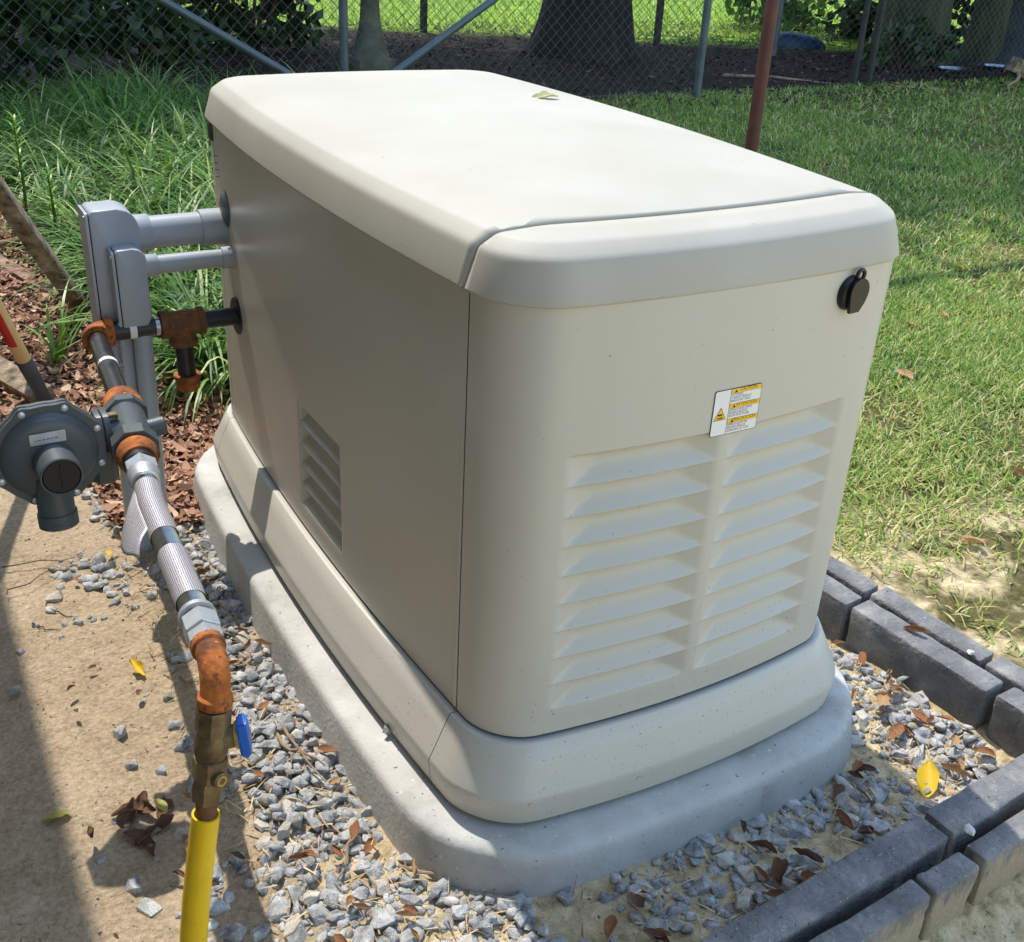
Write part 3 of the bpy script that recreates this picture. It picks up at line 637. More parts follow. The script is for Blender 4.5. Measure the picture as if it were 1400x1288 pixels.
# ------------------------------------------------------------------ grey conduits
def elbow_pts(a, b, c, r, n=8):
    """a->b->c with a rounded corner at b"""
    a, b, c = Vector(a), Vector(b), Vector(c); d1 = (a-b).normalized(); d2 = (c-b).normalized(); P = [a]
    for k in range(n+1):
        t = k/n; p = (b+d1*r)*(1-t)**2+b*2*t*(1-t)+(b+d2*r)*t*t; P.append(p)
    P.append(c); return P
def lb(name, root, xc, yc, ztop, zbot, wx, wy, m):
    """conduit body: rounded box with a domed top, cover plate and seam on the -x side"""
    pts = []; r = wx*.42
    pts += [(-wx/2, zbot), (wx*.30, zbot)]; pts += [(wx/2, zbot+.02)]
    for k in range(7): a = rad(90*k/6); pts.append((wx/2-r+r*math.cos(a), ztop-r+r*math.sin(a)))
    r2 = wx*.12
    for k in range(4): a = rad(90+90*k/3); pts.append((-wx/2+r2+r2*math.cos(a), ztop-r2+r2*math.sin(a)))
    def f(bm):
        prism(bm, pts, (xc, yc-wy/2, 0), (1, 0, 0), (0, 0, 1), (0, 1, 0), wy)
        bmesh.ops.bevel(bm, geom=[e for e in bm.edges if abs(e.verts[0].co.y-e.verts[1].co.y) < 1e-5], offset=.0035, segments=2, profile=.5, affect='EDGES')
    b = mk(name, m, root, f, angle=35)
    def f(bm):   # cover plate
        h0, h1 = zbot+.004, ztop-.003
        prism(bm, rr(h1-h0, wy*.98, .008), (xc-wx/2-.0016, yc-wy*.49, h0), (0, 0, 1), (0, 1, 0), (-1, 0, 0), .0045)
    c = mk('cover_plate', m, b, f)
    def f(bm): prism(bm, rr(ztop-zbot-.009, wy*.95, .008), (xc-wx/2+.0006, yc-wy*.475, zbot+.005), (0, 0, 1), (0, 1, 0), (-1, 0, 0), .0026)
    mk('gasket', BLACK, b, f)
    for zz in (zbot+.012, ztop-.012):
        def f(bm, zz=zz): lathe(bm, (xc-wx/2-.006, yc-wy*.36, zz), (-1, 0, 0), [(0, .0032), (.0016, .0032), (.0022, .0022)], 10)
        mk('screw', GALV, b, f)
    return b
cb = thing('conduit', 'larger grey conduit with rounded access fitting entering the generator side', 'conduit', (-.225, 1.065, 0))
yb, zb_ = 1.062, .628
lb('access_fitting', cb, -.213, yb, .683, .455, .082, .072, PVC)
def f(bm): lathe(bm, (-.178, yb, zb_), (1, 0, 0), [(0, .0335), (.028, .0335), (.030, .0325), (.030, .028)], 30)
mk('hub', PVC, cb, f)
def f(bm): tube(bm, [(-.155, yb, zb_), (.0, yb, zb_)], .0292, 30)
mk('pipe', PVC, cb, f)
def f(bm): lathe(bm, (-.058, yb, zb_), (1, 0, 0), [(0, .031), (.001, .0332), (.05, .0332), (.052, .031)], 30)
mk('coupling', PVC, cb, f)
def f(bm): tube(bm, [(-.222, 1.045, .47), (-.226, 1.035, .25), (-.236, 1.01, -.03)], .0285, 30)
up = mk('riser', PVC, cb, f)
def vert_text(s, x0, y0, r, z0, size, ang, parent, rot_down=True):
    M = Matrix.Rotation(rad(90), 4, 'Y')   # text reading downwards
    cu_t = text('print', s, size, Matrix(), PVC_D, parent, 'LEFT', 1.0)
    for v in cu_t.data.vertices:
        u_, w_ = v.co.x, v.co.y; a = ang+(w_-size*.35)/r
        ax = (-.222-.236)/2; tz = (z0-u_); k = (.47-tz)/.5; cx_ = -.222-.014*k; cy_ = 1.045-.035*k
        v.co = (cx_+(r+.0004)*math.cos(a), cy_+(r+.0004)*math.sin(a), tz)
    return cu_t
vert_text('CONFORMS TO UL 651', 0, 0, .0285, .46, .0105, rad(-112), up)
vert_text('MAX 90C WIRE', 0, 0, .0285, .20, .0105, rad(-112), up)
cs_ = thing('conduit', 'smaller grey conduit with slim access fitting in front of the larger one', 'conduit', (-.2, 1.0, 0))
ysm, zsm = 1.008, .584
lb('access_fitting', cs_, -.199, ysm, .622, .475, .052, .044, PVC)
def f(bm): lathe(bm, (-.176, ysm, zsm), (1, 0, 0), [(0, .0205), (.024, .0205), (.0255, .0195), (.0255, .016)], 26)
mk('hub', PVC, cs_, f)
def f(bm): tube(bm, [(-.157, ysm, zsm), (.0, ysm, zsm)], .0168, 26)
mk('pipe', PVC, cs_, f)
def f(bm): lathe(bm, (-.036, ysm, zsm), (1, 0, 0), [(0, .019), (.001, .0205), (.03, .0205), (.031, .019)], 26)
mk('coupling', PVC, cs_, f)
def f(bm): lathe(bm, (-.19, ysm, .480), (0, 0, -1), [(0, .0205), (.028, .0205), (.029, .0195), (.029, .016)], 26)
mk('hub', PVC, cs_, f)
def f(bm): tube(bm, [(-.19, ysm, .47), (-.194, 1.0, .3), (-.203, .985, -.03)], .0168, 26)
mk('riser', PVC, cs_, f)

# ------------------------------------------------------------------ gas line
gas = thing('gas_line', 'black and rusty gas pipe with regulator, flexible hose and brass valve', 'gas line', (-.39, -.025, .1))
GY0, GZ0 = 1.0, .472
def f(bm): lathe(bm, (bodyx(GY0)+.001, GY0, GZ0), (-1, 0, 0), [(0, .036), (.003, .036), (.0052, .0345), (.006, .019)], 34)
mk('rubber_flange', BLACK, gas, f)
def f(bm): tube(bm, [(0, GY0, GZ0), (-.09, GY0, GZ0)], .0168, 26)
mk('pipe', BLACKP, gas, f)
def f(bm):   # tee: run along x, branch down
    c = (-.119, GY0, GZ0)
    lathe(bm, (c[0]-.040, c[1], c[2]), (1, 0, 0), [(0, .0175), (0, .0250), (.001, .0262), (.010, .0262), (.013, .0235), (.067, .0235), (.070, .0262), (.079, .0262), (.08, .0250), (.08, .0175)], 28)
    lathe(bm, c, (0, 0, -1), [(.0, .0225), (.028, .0232), (.031, .0262), (.040, .0262), (.041, .0250), (.041, .0175)], 28)
mk('tee', RUST_D, gas, f)
def f(bm): tube(bm, [(-.119, GY0, .44), (-.119, GY0-.004, .352)], .0168, 26)
mk('drip_leg', BLACKP, gas, f)
def f(bm): lathe(bm, (-.119, GY0-.004, .372), (0, 0, -1), [(0, .0175), (0, .0245), (.001, .0255), (.007, .0255), (.009, .0228), (.026, .0222), (.031, .018), (.033, .0)], 28)
mk('pipe_cap', RUST, gas, f)
def f(bm):
    tube(bm, [(-.152, GY0, GZ0), (-.249, GY0, GZ0)], .0168, 26)
mk('pipe', BLACKP, gas, f)
def f(bm):
    lathe(bm, (-.168, GY0, GZ0), (1, 0, 0), [(0, .0168), (0, .0171), (.007, .0171), (.007, .0168)], 26)
    lathe(bm, (-.249, GY0, GZ0), (1, 0, 0), [(0, .0168), (0, .0172), (.005, .0172), (.005, .0168)], 26)
mk('thread', STEEL, gas, f)
def f(bm): lathe(bm, (-.2145, GY0, GZ0), (1, 0, 0), [(0, .0169), (0, .01715), (.012, .01715), (.012, .0169)], 26)
mk('pipe_sticker', WHITE_L, gas, f)
# run towards the camera
RUN = [Vector(p) for p in ((-.272, 1.0, GZ0), (-.280, .871, GZ0), (-.293, .675, GZ0), (-.303, .573, GZ0), (-.313, .470, GZ0), (-.320, .397, GZ0), (-.326, .346, GZ0), (-.332, .211, GZ0), (-.339, .066, GZ0), (-.342, .03, GZ0), (-.344, -.012, GZ0))]
def run_at(y):
    for a, b in zip(RUN, RUN[1:]):
        if b.y <= y <= a.y: return a+(b-a)*((a.y-y)/(a.y-b.y))
    return RUN[0] if y > RUN[0].y else RUN[-1]
def run_dir(y): return (run_at(y-.03)-run_at(y+.03)).normalized()
def elbow(name, a, b, c, rb, rc, m, roll=0):
    def f(bm):
        P = elbow_pts(a, b, c, min((Vector(a)-Vector(b)).length, (Vector(c)-Vector(b)).length)*.92, 10)
        tube(bm, P, rb, 28)
        for e, d in ((Vector(a), (Vector(b)-Vector(a)).normalized()), (Vector(c), (Vector(b)-Vector(c)).normalized())):
            lathe(bm, e-d*.001, d, [(0, rb*.75), (0, rc*.96), (.0012, rc), (.0105, rc), (.0135, rb*.98)], 28, caps=False)
    return mk(name, m, gas, f, angle=35)
elbow('elbow', (-.243, GY0, GZ0), (-.272, GY0, GZ0), tuple(run_at(.968)), .0232, .0266, RUST)
def seg(name, y0, y1, r, m, n=26, extra=None):
    a, b = run_at(y0), run_at(y1)
    def f(bm): tube(bm, [a, (a+b)/2, b], r, n)
    return mk(name, m, gas, f)
def fit(name, y0, prof, m, n=28, angle=35, parent=None, smooth=True):
    d = run_dir(y0)
    def f(bm): lathe(bm, run_at(y0), d, prof, n)
    return mk(name, m, parent or gas, f, smooth=smooth, angle=angle)
seg('pipe', .975, .66, .0168, BLACKP)
fit('pipe_sticker', .846, [(0, .0169), (0, .01715), (.012, .01715), (.012, .0169)], WHITE_L)
fit('reducer', .690, [(0, .017), (0, .0262), (.0015, .0285), (.012, .0285), (.018, .0305), (.05, .0305), (.052, .028)], RUST)
# regulator ------------------------------------------------------------
ry0 = .648; rd = run_dir(.58); ra = run_at(ry0)
def f(bm):   # cast body on the pipe with octagonal ends
    lathe(bm, ra, rd, [(0, .024), (0, .0335), (.018, .0335), (.022, .0285)], 8, caps=True)
    lathe(bm, ra, rd, [(.01, .0275), (.06, .029), (.085, .0295), (.125, .029)], 26, caps=True)
    lathe(bm, ra, rd, [(.105, .029), (.110, .0345), (.138, .0345), (.138, .024)], 8, caps=True)
    m_ = ra+rd*.075
    lathe(bm, m_, (1, .1, .05), [(.02, .0145), (.048, .0145), (.050, .0125)], 18)       # plugged boss to the right
    lathe(bm, m_, (-1, .12, 0), [(.015, .027), (.052, .0255), (.058, .021), (.085, .0205)], 22)   # neck to the diaphragm case
    lathe(bm, m_+Vector((-.045, -.01, -.01)), (0, 0, -1), [(0, .02), (.05, .02), (.052, .018)], 6)
reg = mk('regulator', REGG, gas, f, angle=30)
m_ = ra+rd*.075
def f(bm):   # two clamp flanges with ears
    for dx in (.030, .040):
        c = m_+Vector((-dx, .002, 0))
        P = [(.034*math.cos(rad(a)), .034*math.sin(rad(a))) for a in range(0, 360, 30)]
        P = [(.017, .040), (-.017, .040), (-.027, .026), (-.029, -.024), (-.016, -.040), (.016, -.040), (.029, -.026), (.028, .024)]
        prism(bm, P, c, (0, 1, 0), (0, 0, 1), (-1, .1, 0), .0088)
        bmesh.ops.bevel(bm, geom=bm.edges[:], offset=.0009, segments=1, affect='EDGES') if dx > .035 else None
mk('clamp_flange', REGG, reg, f, angle=30)
for sy, sz in ((-.0, .0335), (-.012, -.034)):
    def f(bm, sy=sy, sz=sz): lathe(bm, m_+Vector((-.032, sy-.0, sz)), (1, 0, 0), [(0, .0055), (.016, .0055), (.0165, .004)], 6)
    mk('bolt', BRASS, reg, f, smooth=False)
AX = Vector((.04, -1, -.02)).normalized(); DC = Vector((-.4235, .512, .494)); ux, uy, _ = frame(AX)
if ux.x < 0: ux, uy = -ux, -uy
if uy.z < 0: uy = -uy
def flange(R0, d0, th, bm):
    P = []
    for k in range(96):
        a = 2*math.pi*k/96; q = (math.degrees(a)-22.5) % 45.0; q = min(q, 45-q); r = R0+.0055*math.exp(-(q/7.5)**2)
        P.append((r*math.cos(a), r*math.sin(a)))
    prism(bm, P, DC+AX*d0, ux, uy, AX, th)
    bmesh.ops.bevel(bm, geom=[e for e in bm.edges if abs((e.verts[0].co-e.verts[1].co).dot(AX)) < 1e-5], offset=.0012, segments=2, affect='EDGES')
def f(bm): flange(.0735, -.0085, .0075, bm)
mk('rear_case', REGG, reg, f, angle=30)
def f(bm): lathe(bm, DC, -AX, [(.006, .066), (.012, .064), (.026, .05), (.034, .03), (.036, .0)], 40, caps=False)
mk('rear_dome', REGG, reg, f)
def f(bm):
    flange(.0730, .0006, .0065, bm)
mk('front_flange', REGG, reg, f, angle=30)
def f(bm): lathe(bm, DC+AX*.0065, AX, [(0, .0645), (.004, .0628), (.010, .0585), (.0138, .050), (.0155, .038), (.0160, .028), (.0160, .0)], 48, caps=False)
dome = mk('front_cover', REGG, reg, f)
for k in range(8):
    a = rad(22.5+45*k); c = DC+AX*.0070+ux*.0708*math.cos(a)+uy*.0708*math.sin(a)
    def f(bm, c=c): lathe(bm, c, AX, [(0, .0048), (.0016, .0048), (.0026, .0034), (.0028, .0)], 14, caps=False)
    s_ = mk('screw', GALV, reg, f)
CAPC = DC+AX*.018-uy*.004+ux*.002
def f(bm): lathe(bm, CAPC, AX, [(0, .0315), (.004, .0285), (.050, .0278), (.0515, .0268), (.0515, .0250), (.030, .0248), (.030, .0)], 36, caps=False)
mk('spring_tower', REGG, reg, f, angle=30)
def f(bm): lathe(bm, CAPC, AX, [(.028, .0244), (.0500, .0244), (.0510, .0232), (.0510, .0)], 30, caps=False)
mk('screw_plug', BLACK, reg, f, angle=30)
def f(bm): box(bm, CAPC+AX*.0512, (.002, .003, .036), Matrix((ux, AX, uy)).transposed())
mk('plug_slot', BLACK, reg, f)
def f(bm):
    v0 = DC-uy*.045+AX*.016-ux*.004
    lathe(bm, v0, (0, -.12, -1), [(-.015, .022), (.02, .0245), (.036, .0245), (.037, .0265), (.056, .0265), (.057, .025), (.057, .021), (.044, .0205), (.044, 0)], 30, caps=False)
vent = mk('vent_outlet', REGG, reg, f, angle=30)
text('vent_mark', 'VENT', .0085, Matrix.Translation(DC-uy*.045+AX*.016-ux*.004+Vector((-.0105, -.0335, -.0505))) @ RX, PVC_D, vent, 'LEFT', .95)
def f(bm): prism(bm, rr(.046, .0165, .0015), DC+AX*.0232-ux*.0245+uy*.0255, ux, uy, AX, .0006)
tg = mk('name_tag', GALV, reg, f)
def f(bm):
    x_ = .006
    for ln in (.004, .006, .005, .007, .004, .006):
        prism(bm, [(0, 0), (ln*.72, 0), (ln*.72, .0016), (0, .0016)], DC+AX*.0239-ux*.0245+ux*x_+uy*(.0255+.0060), ux, uy, AX, .0001); x_ += ln*.72+.0014
mk('tag_print', INK_G, tg, f, smooth=False)
# fittings and flexible hose
fit('bushing', .508, [(0, .0275), (.006, .0292), (.014, .0292), (.018, .0265), (.026, .0262), (.030, .0245)], RUST)
fit('nipple', .484, [(0, .0215), (.02, .0215)], BLACKP)
fit('hex_nut', .462, [(0, .0205), (.0005, .0232), (.0245, .0232), (.025, .021)], GALV, n=6, smooth=False)
fit('hose_collar', .438, [(0, .0205), (.002, .0222), (.018, .0218), (.026, .0195), (.027, .0175)], GALV)
def corr(y0, y1):
    a = run_at(y0); L_ = y0-y1; n = int(L_/.0019)
    def f(bm):
        pts = []; rs = []
        for k in range(n*2+1):
            y = y0-L_*k/(2*n); pts.append(run_at(y)); rs.append(.0162 if k % 2 else .0148)
        tube(bm, pts, rs, 22)
    return mk('flexible_hose', STEEL, gas, f, angle=80)
hose = corr(.416, .07)
fit('hex_nut', .088, [(0, .0185), (.002, .0205), (.010, .0215)], GALV)
fit('hex_nut', .072, [(0, .0190), (.0005, .0212), (.026, .0212), (.027, .0195)], GALV, n=6, smooth=False)
fit('hex_nut', .042, [(0, .0180), (.0005, .0202), (.016, .0202), (.0165, .0175)], GALV, n=6, smooth=False)
# printed sleeves on the hose
PRINT = bpy.data.materials.new('silver_print_label'); PRINT.use_nodes = True
def _pm():
    m = PRINT; L = m.node_tree.links; b = m.node_tree.nodes['Principled BSDF']; tc = nd(m, 'ShaderNodeTexCoord'); uvn = tc.outputs['UV']
    mp = nd(m, 'ShaderNodeMapping'); mp.inputs['Scale'].default_value = (44, 60, 1); L.new(uvn, mp.inputs[0])
    n = nd(m, 'ShaderNodeTexNoise'); n.inputs['Scale'].default_value = 1.0; n.inputs['Detail'].default_value = 2; mp2 = nd(m, 'ShaderNodeMapping'); mp2.inputs['Scale'].default_value = (40, 220, 1); L.new(uvn, mp2.inputs[0]); L.new(mp2.outputs[0], n.inputs['Vector'])
    sp = nd(m, 'ShaderNodeSeparateXYZ'); L.new(mp.outputs[0], sp.inputs[0])
    fr = nd(m, 'ShaderNodeMath', operation='FRACT'); L.new(sp.outputs[0], fr.inputs[0])
    gt = nd(m, 'ShaderNodeMath', operation='GREATER_THAN'); gt.inputs[1].default_value = .56; L.new(fr.outputs[0], gt.inputs[0])
    g2_ = nd(m, 'ShaderNodeMath', operation='GREATER_THAN'); g2_.inputs[1].default_value = .43; L.new(n.outputs[0], g2_.inputs[0])
    mu = nd(m, 'ShaderNodeMath', operation='MULTIPLY'); L.new(gt.outputs[0], mu.inputs[0]); L.new(g2_.outputs[0], mu.inputs[1])
    mx = nd(m, 'ShaderNodeMix', data_type='RGBA'); L.new(mu.outputs[0], mx.inputs[0]); mx.inputs[6].default_value = (*srgb(206, 202, 206), 1); mx.inputs[7].default_value = (*srgb(92, 84, 92), 1)
    L.new(mx.outputs[2], b.inputs['Base Color']); b.inputs['Roughness'].default_value = .34; b.inputs['Metallic'].default_value = .35
_pm()
def sleeve(name, y0, y1, r, m):
    n, k = 30, 14; V = []; UV = []
    for i in range(k+1):
        y = y0+(y1-y0)*i/k; c = run_at(y); d = run_dir(y); x, yy, _ = frame(d)
        for j in range(n+1):
            a = 2*math.pi*j/n; q = r+.0006*noise.noise(Vector((i*.7, math.cos(a)*2, math.sin(a)*2))); V.append(c+x*q*math.cos(a)+yy*q*math.sin(a)); UV.append((j/n, i/k))
    F_ = [(i*(n+1)+j, i*(n+1)+j+1, (i+1)*(n+1)+j+1, (i+1)*(n+1)+j) for i in range(k) for j in range(n)]
    me = npmesh(V, F_); uv = me.uv_layers.new(name='uv')
    for l in me.loops: uv.data[l.index].uv = UV[l.vertex_index]
    return link(name, me, m, gas)
sl1 = sleeve('printed_sleeve', .398, .262, .0176, PRINT); sleeve('printed_sleeve', .218, .110, .0178, PRINT)
# loose flap of the label hanging off to the left
V = []; UV = []; n_, k_ = 10, 12
for i in range(k_+1):
    t = i/k_; y = .388-.105*t; c = run_at(y)+Vector((-.0155, 0, .006))
    ln = .004+.050*math.sin(min(1, t*1.5)*math.pi*.55)**1.1*(1-.45*max(0, t-.8)/.2)
    for j in range(n_+1):
        q = j/n_; V.append(c+Vector((-ln*q*.62-.004*math.sin(q*3), -.030*q*(.2+t*.8), -ln*q*.45-.008*q*q+.004*math.sin(t*9)*q))); UV.append((.1+q*.55, t*.6))
F_ = [(i*(n_+1)+j, i*(n_+1)+j+1, (i+1)*(n_+1)+j+1, (i+1)*(n_+1)+j) for i in range(k_) for j in range(n_)]
me = npmesh(V, F_); uv = me.uv_layers.new(name='uv')
for l in me.loops: uv.data[l.index].uv = UV[l.vertex_index]
fl = link('loose_label_flap', me, PRINT, sl1); md = fl.modifiers.new('t', 'SOLIDIFY'); md.thickness = .0005
# lower elbow, brass valve, stub
EB = Vector((-.344, -.018, GZ0)); RB = Vector((-.417, -.038, 0)); rdn = (RB-Vector((-.341, -.006, .455))).normalized()
elbow('elbow', tuple(run_at(.028)), tuple(EB), tuple(EB+rdn*.043), .0160, .0186, RUST)
VB = EB+rdn*.051
def f(bm):
    lathe(bm, VB, rdn, [(-.004, .017), (0, .0186), (.024, .0186), (.026, .016)], 8)
    lathe(bm, VB, rdn, [(.022, .0150), (.034, .0182), (.050, .0182), (.058, .0155)], 24)
    lathe(bm, VB, rdn, [(.056, .0155), (.058, .0184), (.082, .0184), (.086, .0150)], 8)
    lathe(bm, VB, rdn, [(.082, .0150), (.090, .0176), (.112, .0168), (.114, .0135)], 6)
    hx = Vector((.93, -.3, .1)).normalized()
    lathe(bm, VB+rdn*.036, hx, [(.006, .0135), (.024, .0125), (.027, .0125), (.028, .010)], 20)
    lathe(bm, VB+rdn*.076+Vector((.004, -.014, 0)), Vector((.35, -.9, .1)), [(0, .009), (.008, .009), (.009, .0075)], 8)
vlv = mk('valve', BRASS, gas, f, angle=28)
def f(bm): lathe(bm, VB+rdn*.076+Vector((.004, -.014, 0))+Vector((.35, -.9, .1)).normalized()*.0088, Vector((.35, -.9, .1)), [(0, .0062), (.001, .0062), (.001, .0038), (-.002, .0036), (-.002, 0)], 20, caps=False)
mk('test_port', BRASS_L, vlv, f)
hx = Vector((.93, -.3, .1)).normalized(); hc = VB+rdn*.036+hx*.028; hz = (rdn-hx*rdn.dot(hx)).normalized(); hy = hx.cross(hz)
def f(bm):
    P = [(-.012, -.021), (-.0085, -.0225), (.0085, -.0225), (.012, -.021), (.0132, 0), (.0142, .020), (.0135, .026), (-.0135, .026), (-.0142, .020), (-.0132, 0)]
    prism(bm, [(a_*.95, b_*.88) for a_, b_ in P], hc, hy, hz, hx, .011); bmesh.ops.bevel(bm, geom=bm.edges[:], offset=.0022, segments=2, affect='EDGES')
mk('handle', BLUEV, vlv, f, angle=50)
def f(bm): lathe(bm, hc-hx*.0035, hx, [(0, .0145), (.003, .0150), (.0035, .0140)], 24)
mk('washer', BRASS_L, vlv, f)
PV = VB+rdn*.11
def f(bm): tube(bm, [PV, PV+rdn*.07], .0118, 20)
mk('stub_pipe', RUST_D, gas, f)
yt = thing('yellow_tube', 'yellow plastic gas tube rising from the soil below the brass valve', 'gas tube', tuple(RB))
y0_ = PV+rdn*.022
def f(bm):
    P = [y0_+(RB-y0_)*t+Vector((-.004*math.sin(t*3.1), 0, 0)) for t in [0, .1, .25, .4, .55, .7, .85, 1.0]]; P[-1] = RB+rdn*.03
    x_, yy_, d_ = frame(P[1]-P[0]); n = 30; R1, R2 = .0154, .0128; rings = []
    o_ = tube(bm, P, [R1, R1, R1, R1*1.01, R1*1.02, R1*1.02, R1*1.02, R1*1.02], n, caps=False)
    i_ = tube(bm, [P[0], P[0]+(P[1]-P[0])*.9], R2, n, caps=False)
    for j in range(n): bm.faces.new((o_[0][j], i_[0][j], i_[0][(j+1) % n], o_[0][(j+1) % n]))
mk('tube_wall', YELLOW, yt, f, angle=50)
# ------------------------------------------------------------------ gravel
def stone_mesh(seed, m, flat=1.0):
    r = random.Random(seed); bm = bmesh.new()
    sx, sy, sz = r.uniform(.8, 1.15), r.uniform(.55, .85), r.uniform(.36, .62)*flat
    for k in range(15):
        v = Vector((r.gauss(0, 1), r.gauss(0, 1), r.gauss(0, 1))).normalized()*r.uniform(.86, 1.05)
        v = Vector([max(-.78, min(.78, q)) for q in v]); bm.verts.new((v.x*sx*.5, v.y*sy*.5, v.z*sz*.5))
    g = bmesh.ops.convex_hull(bm, input=bm.verts[:]); bmesh.ops.delete(bm, geom=[e for e in g['geom_interior'] if isinstance(e, bmesh.types.BMVert)], context='VERTS')
    bmesh.ops.dissolve_limit(bm, angle_limit=rad(14), verts=bm.verts[:], edges=bm.edges[:])
    bmesh.ops.bevel(bm, geom=bm.edges[:], offset=.010, segments=1, affect='EDGES')
    bmesh.ops.triangulate(bm, faces=[f for f in bm.faces if len(f.verts) > 4])
    me = fin(bm, False); me.materials.append(m); return me
STM = [stone_mesh(k, STONE) for k in range(16)]+[stone_mesh(60+k, STONE_TAN) for k in range(4)]
PADO = outline(.08, .031, .033, .13)
from mathutils.geometry import intersect_point_line
def in_poly(x, y, P):
    n = len(P); c = False; j = n-1
    for i in range(n):
        if (P[i][1] > y) != (P[j][1] > y) and x < (P[j][0]-P[i][0])*(y-P[i][1])/(P[j][1]-P[i][1])+P[i][0]: c = not c
        j = i
    return c
def pado(off, r):
    P = outline(off, .029, .033, r); return P.tolist()
PAD2 = pado(.093, .16); PAD1 = pado(.108, .17)
def in_poly_v(x, y, P):
    P = np.array(P); c = np.zeros(len(x), bool); Q = np.roll(P, 1, 0)
    for (x1, y1), (x0, y0) in zip(P, Q): c ^= ((y1 > y) != (y0 > y)) & (x < (x0-x1)*(y-y1)/((y0-y1) or 1e-9)+x1)
    return c
WALLIN = lambda x, y: (y > -.265+.062*(x-.54)) and (x < rowpt(y, .8155)-.012)
cand = []
def dens(x, y):
    """gravel density 0..1 at a place"""
    n = fbm(x, y, 7, 3, 2.)
    if x < .66 and y > -.62 and x < 0:      # left strip, widening towards the camera
        edge = -.205-.02*math.sin(y*6)-(.13*max(0, min(1, (.32-y)/.5)))
        if y > 1.12: return .25 if y < 1.3 and x > -.3 else 0
        if x > edge: return (.9 if y > .1 else .52)+n*(.5 if y > .1 else 1.0)
        if x > edge-.10: return .08+n*.5 if y < .3 else .03+n*.15
        if .80 < y < 1.08 and -.42 < x: return .07+.4*n
        return 0.001
    if y < .1 and x < .66: return .27+n*.9 if WALLIN(x, y) else 0
    if x >= .66 and y < .6: return (.42+n*.8) if WALLIN(x, y) else 0
    if x >= .66: return .4 if WALLIN(x, y) else 0
    return 0
R_ = random.Random(5)
placed = []; cells = {}
def ok(x, y, r):
    c = (int(x/.04), int(y/.04))
    for a in (-1, 0, 1):
        for b in (-1, 0, 1):
            for (px, py, pr) in cells.get((c[0]+a, c[1]+b), ()):
                if (px-x)**2+(py-y)**2 < (.57*(pr+r))**2: return False
    return True
CX = rng.uniform(-.5, .82, 110001); CYY = rng.uniform(-.5, 1.3, 110001); CIN = in_poly_v(CX, CYY, PAD2)
tries = 0
while tries < 110000 and len(placed) < 5200:
    tries += 1
    x, y = CX[tries], CYY[tries]
    if CIN[tries]: continue
    if R_.random() > dens(x, y): continue
    s = R_.choice([.009, .013, .018, .023, .027, .032, .037, .043]); s *= R_.uniform(.85, 1.2)
    if y < .0 and x < .3: s *= 1.1
    r = s*.42
    if not ok(x, y, r): continue
    cells.setdefault((int(x/.04), int(y/.04)), []).append((x, y, r)); placed.append((x, y, s, 0))
# a second sparse layer on top where it lies thick
lay2 = []
for (x, y, s, l) in placed:
    if dens(x, y) > .6 and R_.random() < .30:
        lay2.append((x+R_.uniform(-.012, .012), y+R_.uniform(-.012, .012), R_.choice([.02, .026, .032]), 1))
placed += [q for q in lay2 if not in_poly(q[0], q[1], PAD1)]
camp = Vector((-.554, -.948, 1.202))
placed.sort(key=lambda q: -q[2]/(Vector((q[0], q[1], 0))-camp).length*(0 if (q[1] < -.34 and q[0] > -.3) or q[1] < -.42 else 1))
def stone_mat(q):
    x, y, s, l = q; M = Euler((R_.uniform(-.45, .45), R_.uniform(-.45, .45), R_.uniform(0, 6.28))).to_matrix().to_4x4()
    z = gheight(x, y)+s*(.07 if l == 0 else .36)
    return Matrix.Translation((x, y, z)) @ M @ Matrix.Scale(s*1.12, 4)
for q in placed[:300]:
    me = R_.choice(STM); o = bpy.data.objects.new('stone', me); COL.objects.link(o); o.matrix_world = stone_mat(q); mw = stone_mat(q)
    o.parent = ground; o.matrix_local = mw
VV, FF, off, mi = [], [], 0, []
SD = []
for me in STM:
    me.calc_loop_triangles(); v = np.empty(len(me.vertices)*3, np.float32); me.vertices.foreach_get('co', v); tr_ = np.empty(len(me.loop_triangles)*3, np.int32); me.loop_triangles.foreach_get('vertices', tr_); SD.append((v.reshape(-1, 3), tr_.reshape(-1, 3)))
for q in placed[300:]:
    v, tr_ = SD[R_.randrange(len(SD))]; M = np.array(stone_mat(q)); VV.append(v @ M[:3, :3].T+M[:3, 3]); FF.append(tr_+off); off += len(v)
me = npmesh(np.concatenate(VV), np.concatenate(FF), smooth=False); g = link('gravel', me, STONE, ground); tag(g, None, None, kind='stuff')
# single stones
def one_stone(name, label, cat, p, s, m, seed, rz=0., flat=1.0):
    o = link(name, stone_mesh(seed, m, flat)); o.location = p; o.scale = (s, s, s); o.rotation_euler = (.1, .1, rz); return tag(o, label, cat)
one_stone('stone', 'small grey stone lying on top of the pad edge', 'stone', (-.055, .205, .1035), .026, STONE, 301, .4)
one_stone('stone', 'white quartz chip balanced on the near block edging gap', 'stone', (.565, -.332, .108), .026, CHIP, 302, 1.)
one_stone('stone', 'pale chip on top of the right hand outer block', 'stone', (.895, -.055, .108), .02, CHIP, 303, 2.)
one_stone('stone', 'dark grey stone on the bare soil at the left edge', 'stone', (-.52, .66, .008), .03, STONE, 304, .4)
one_stone('stone', 'large grey rock beside the base of the yellow tube', 'stone', (-.36, .115, .012), .062, STONE, 305, .9)

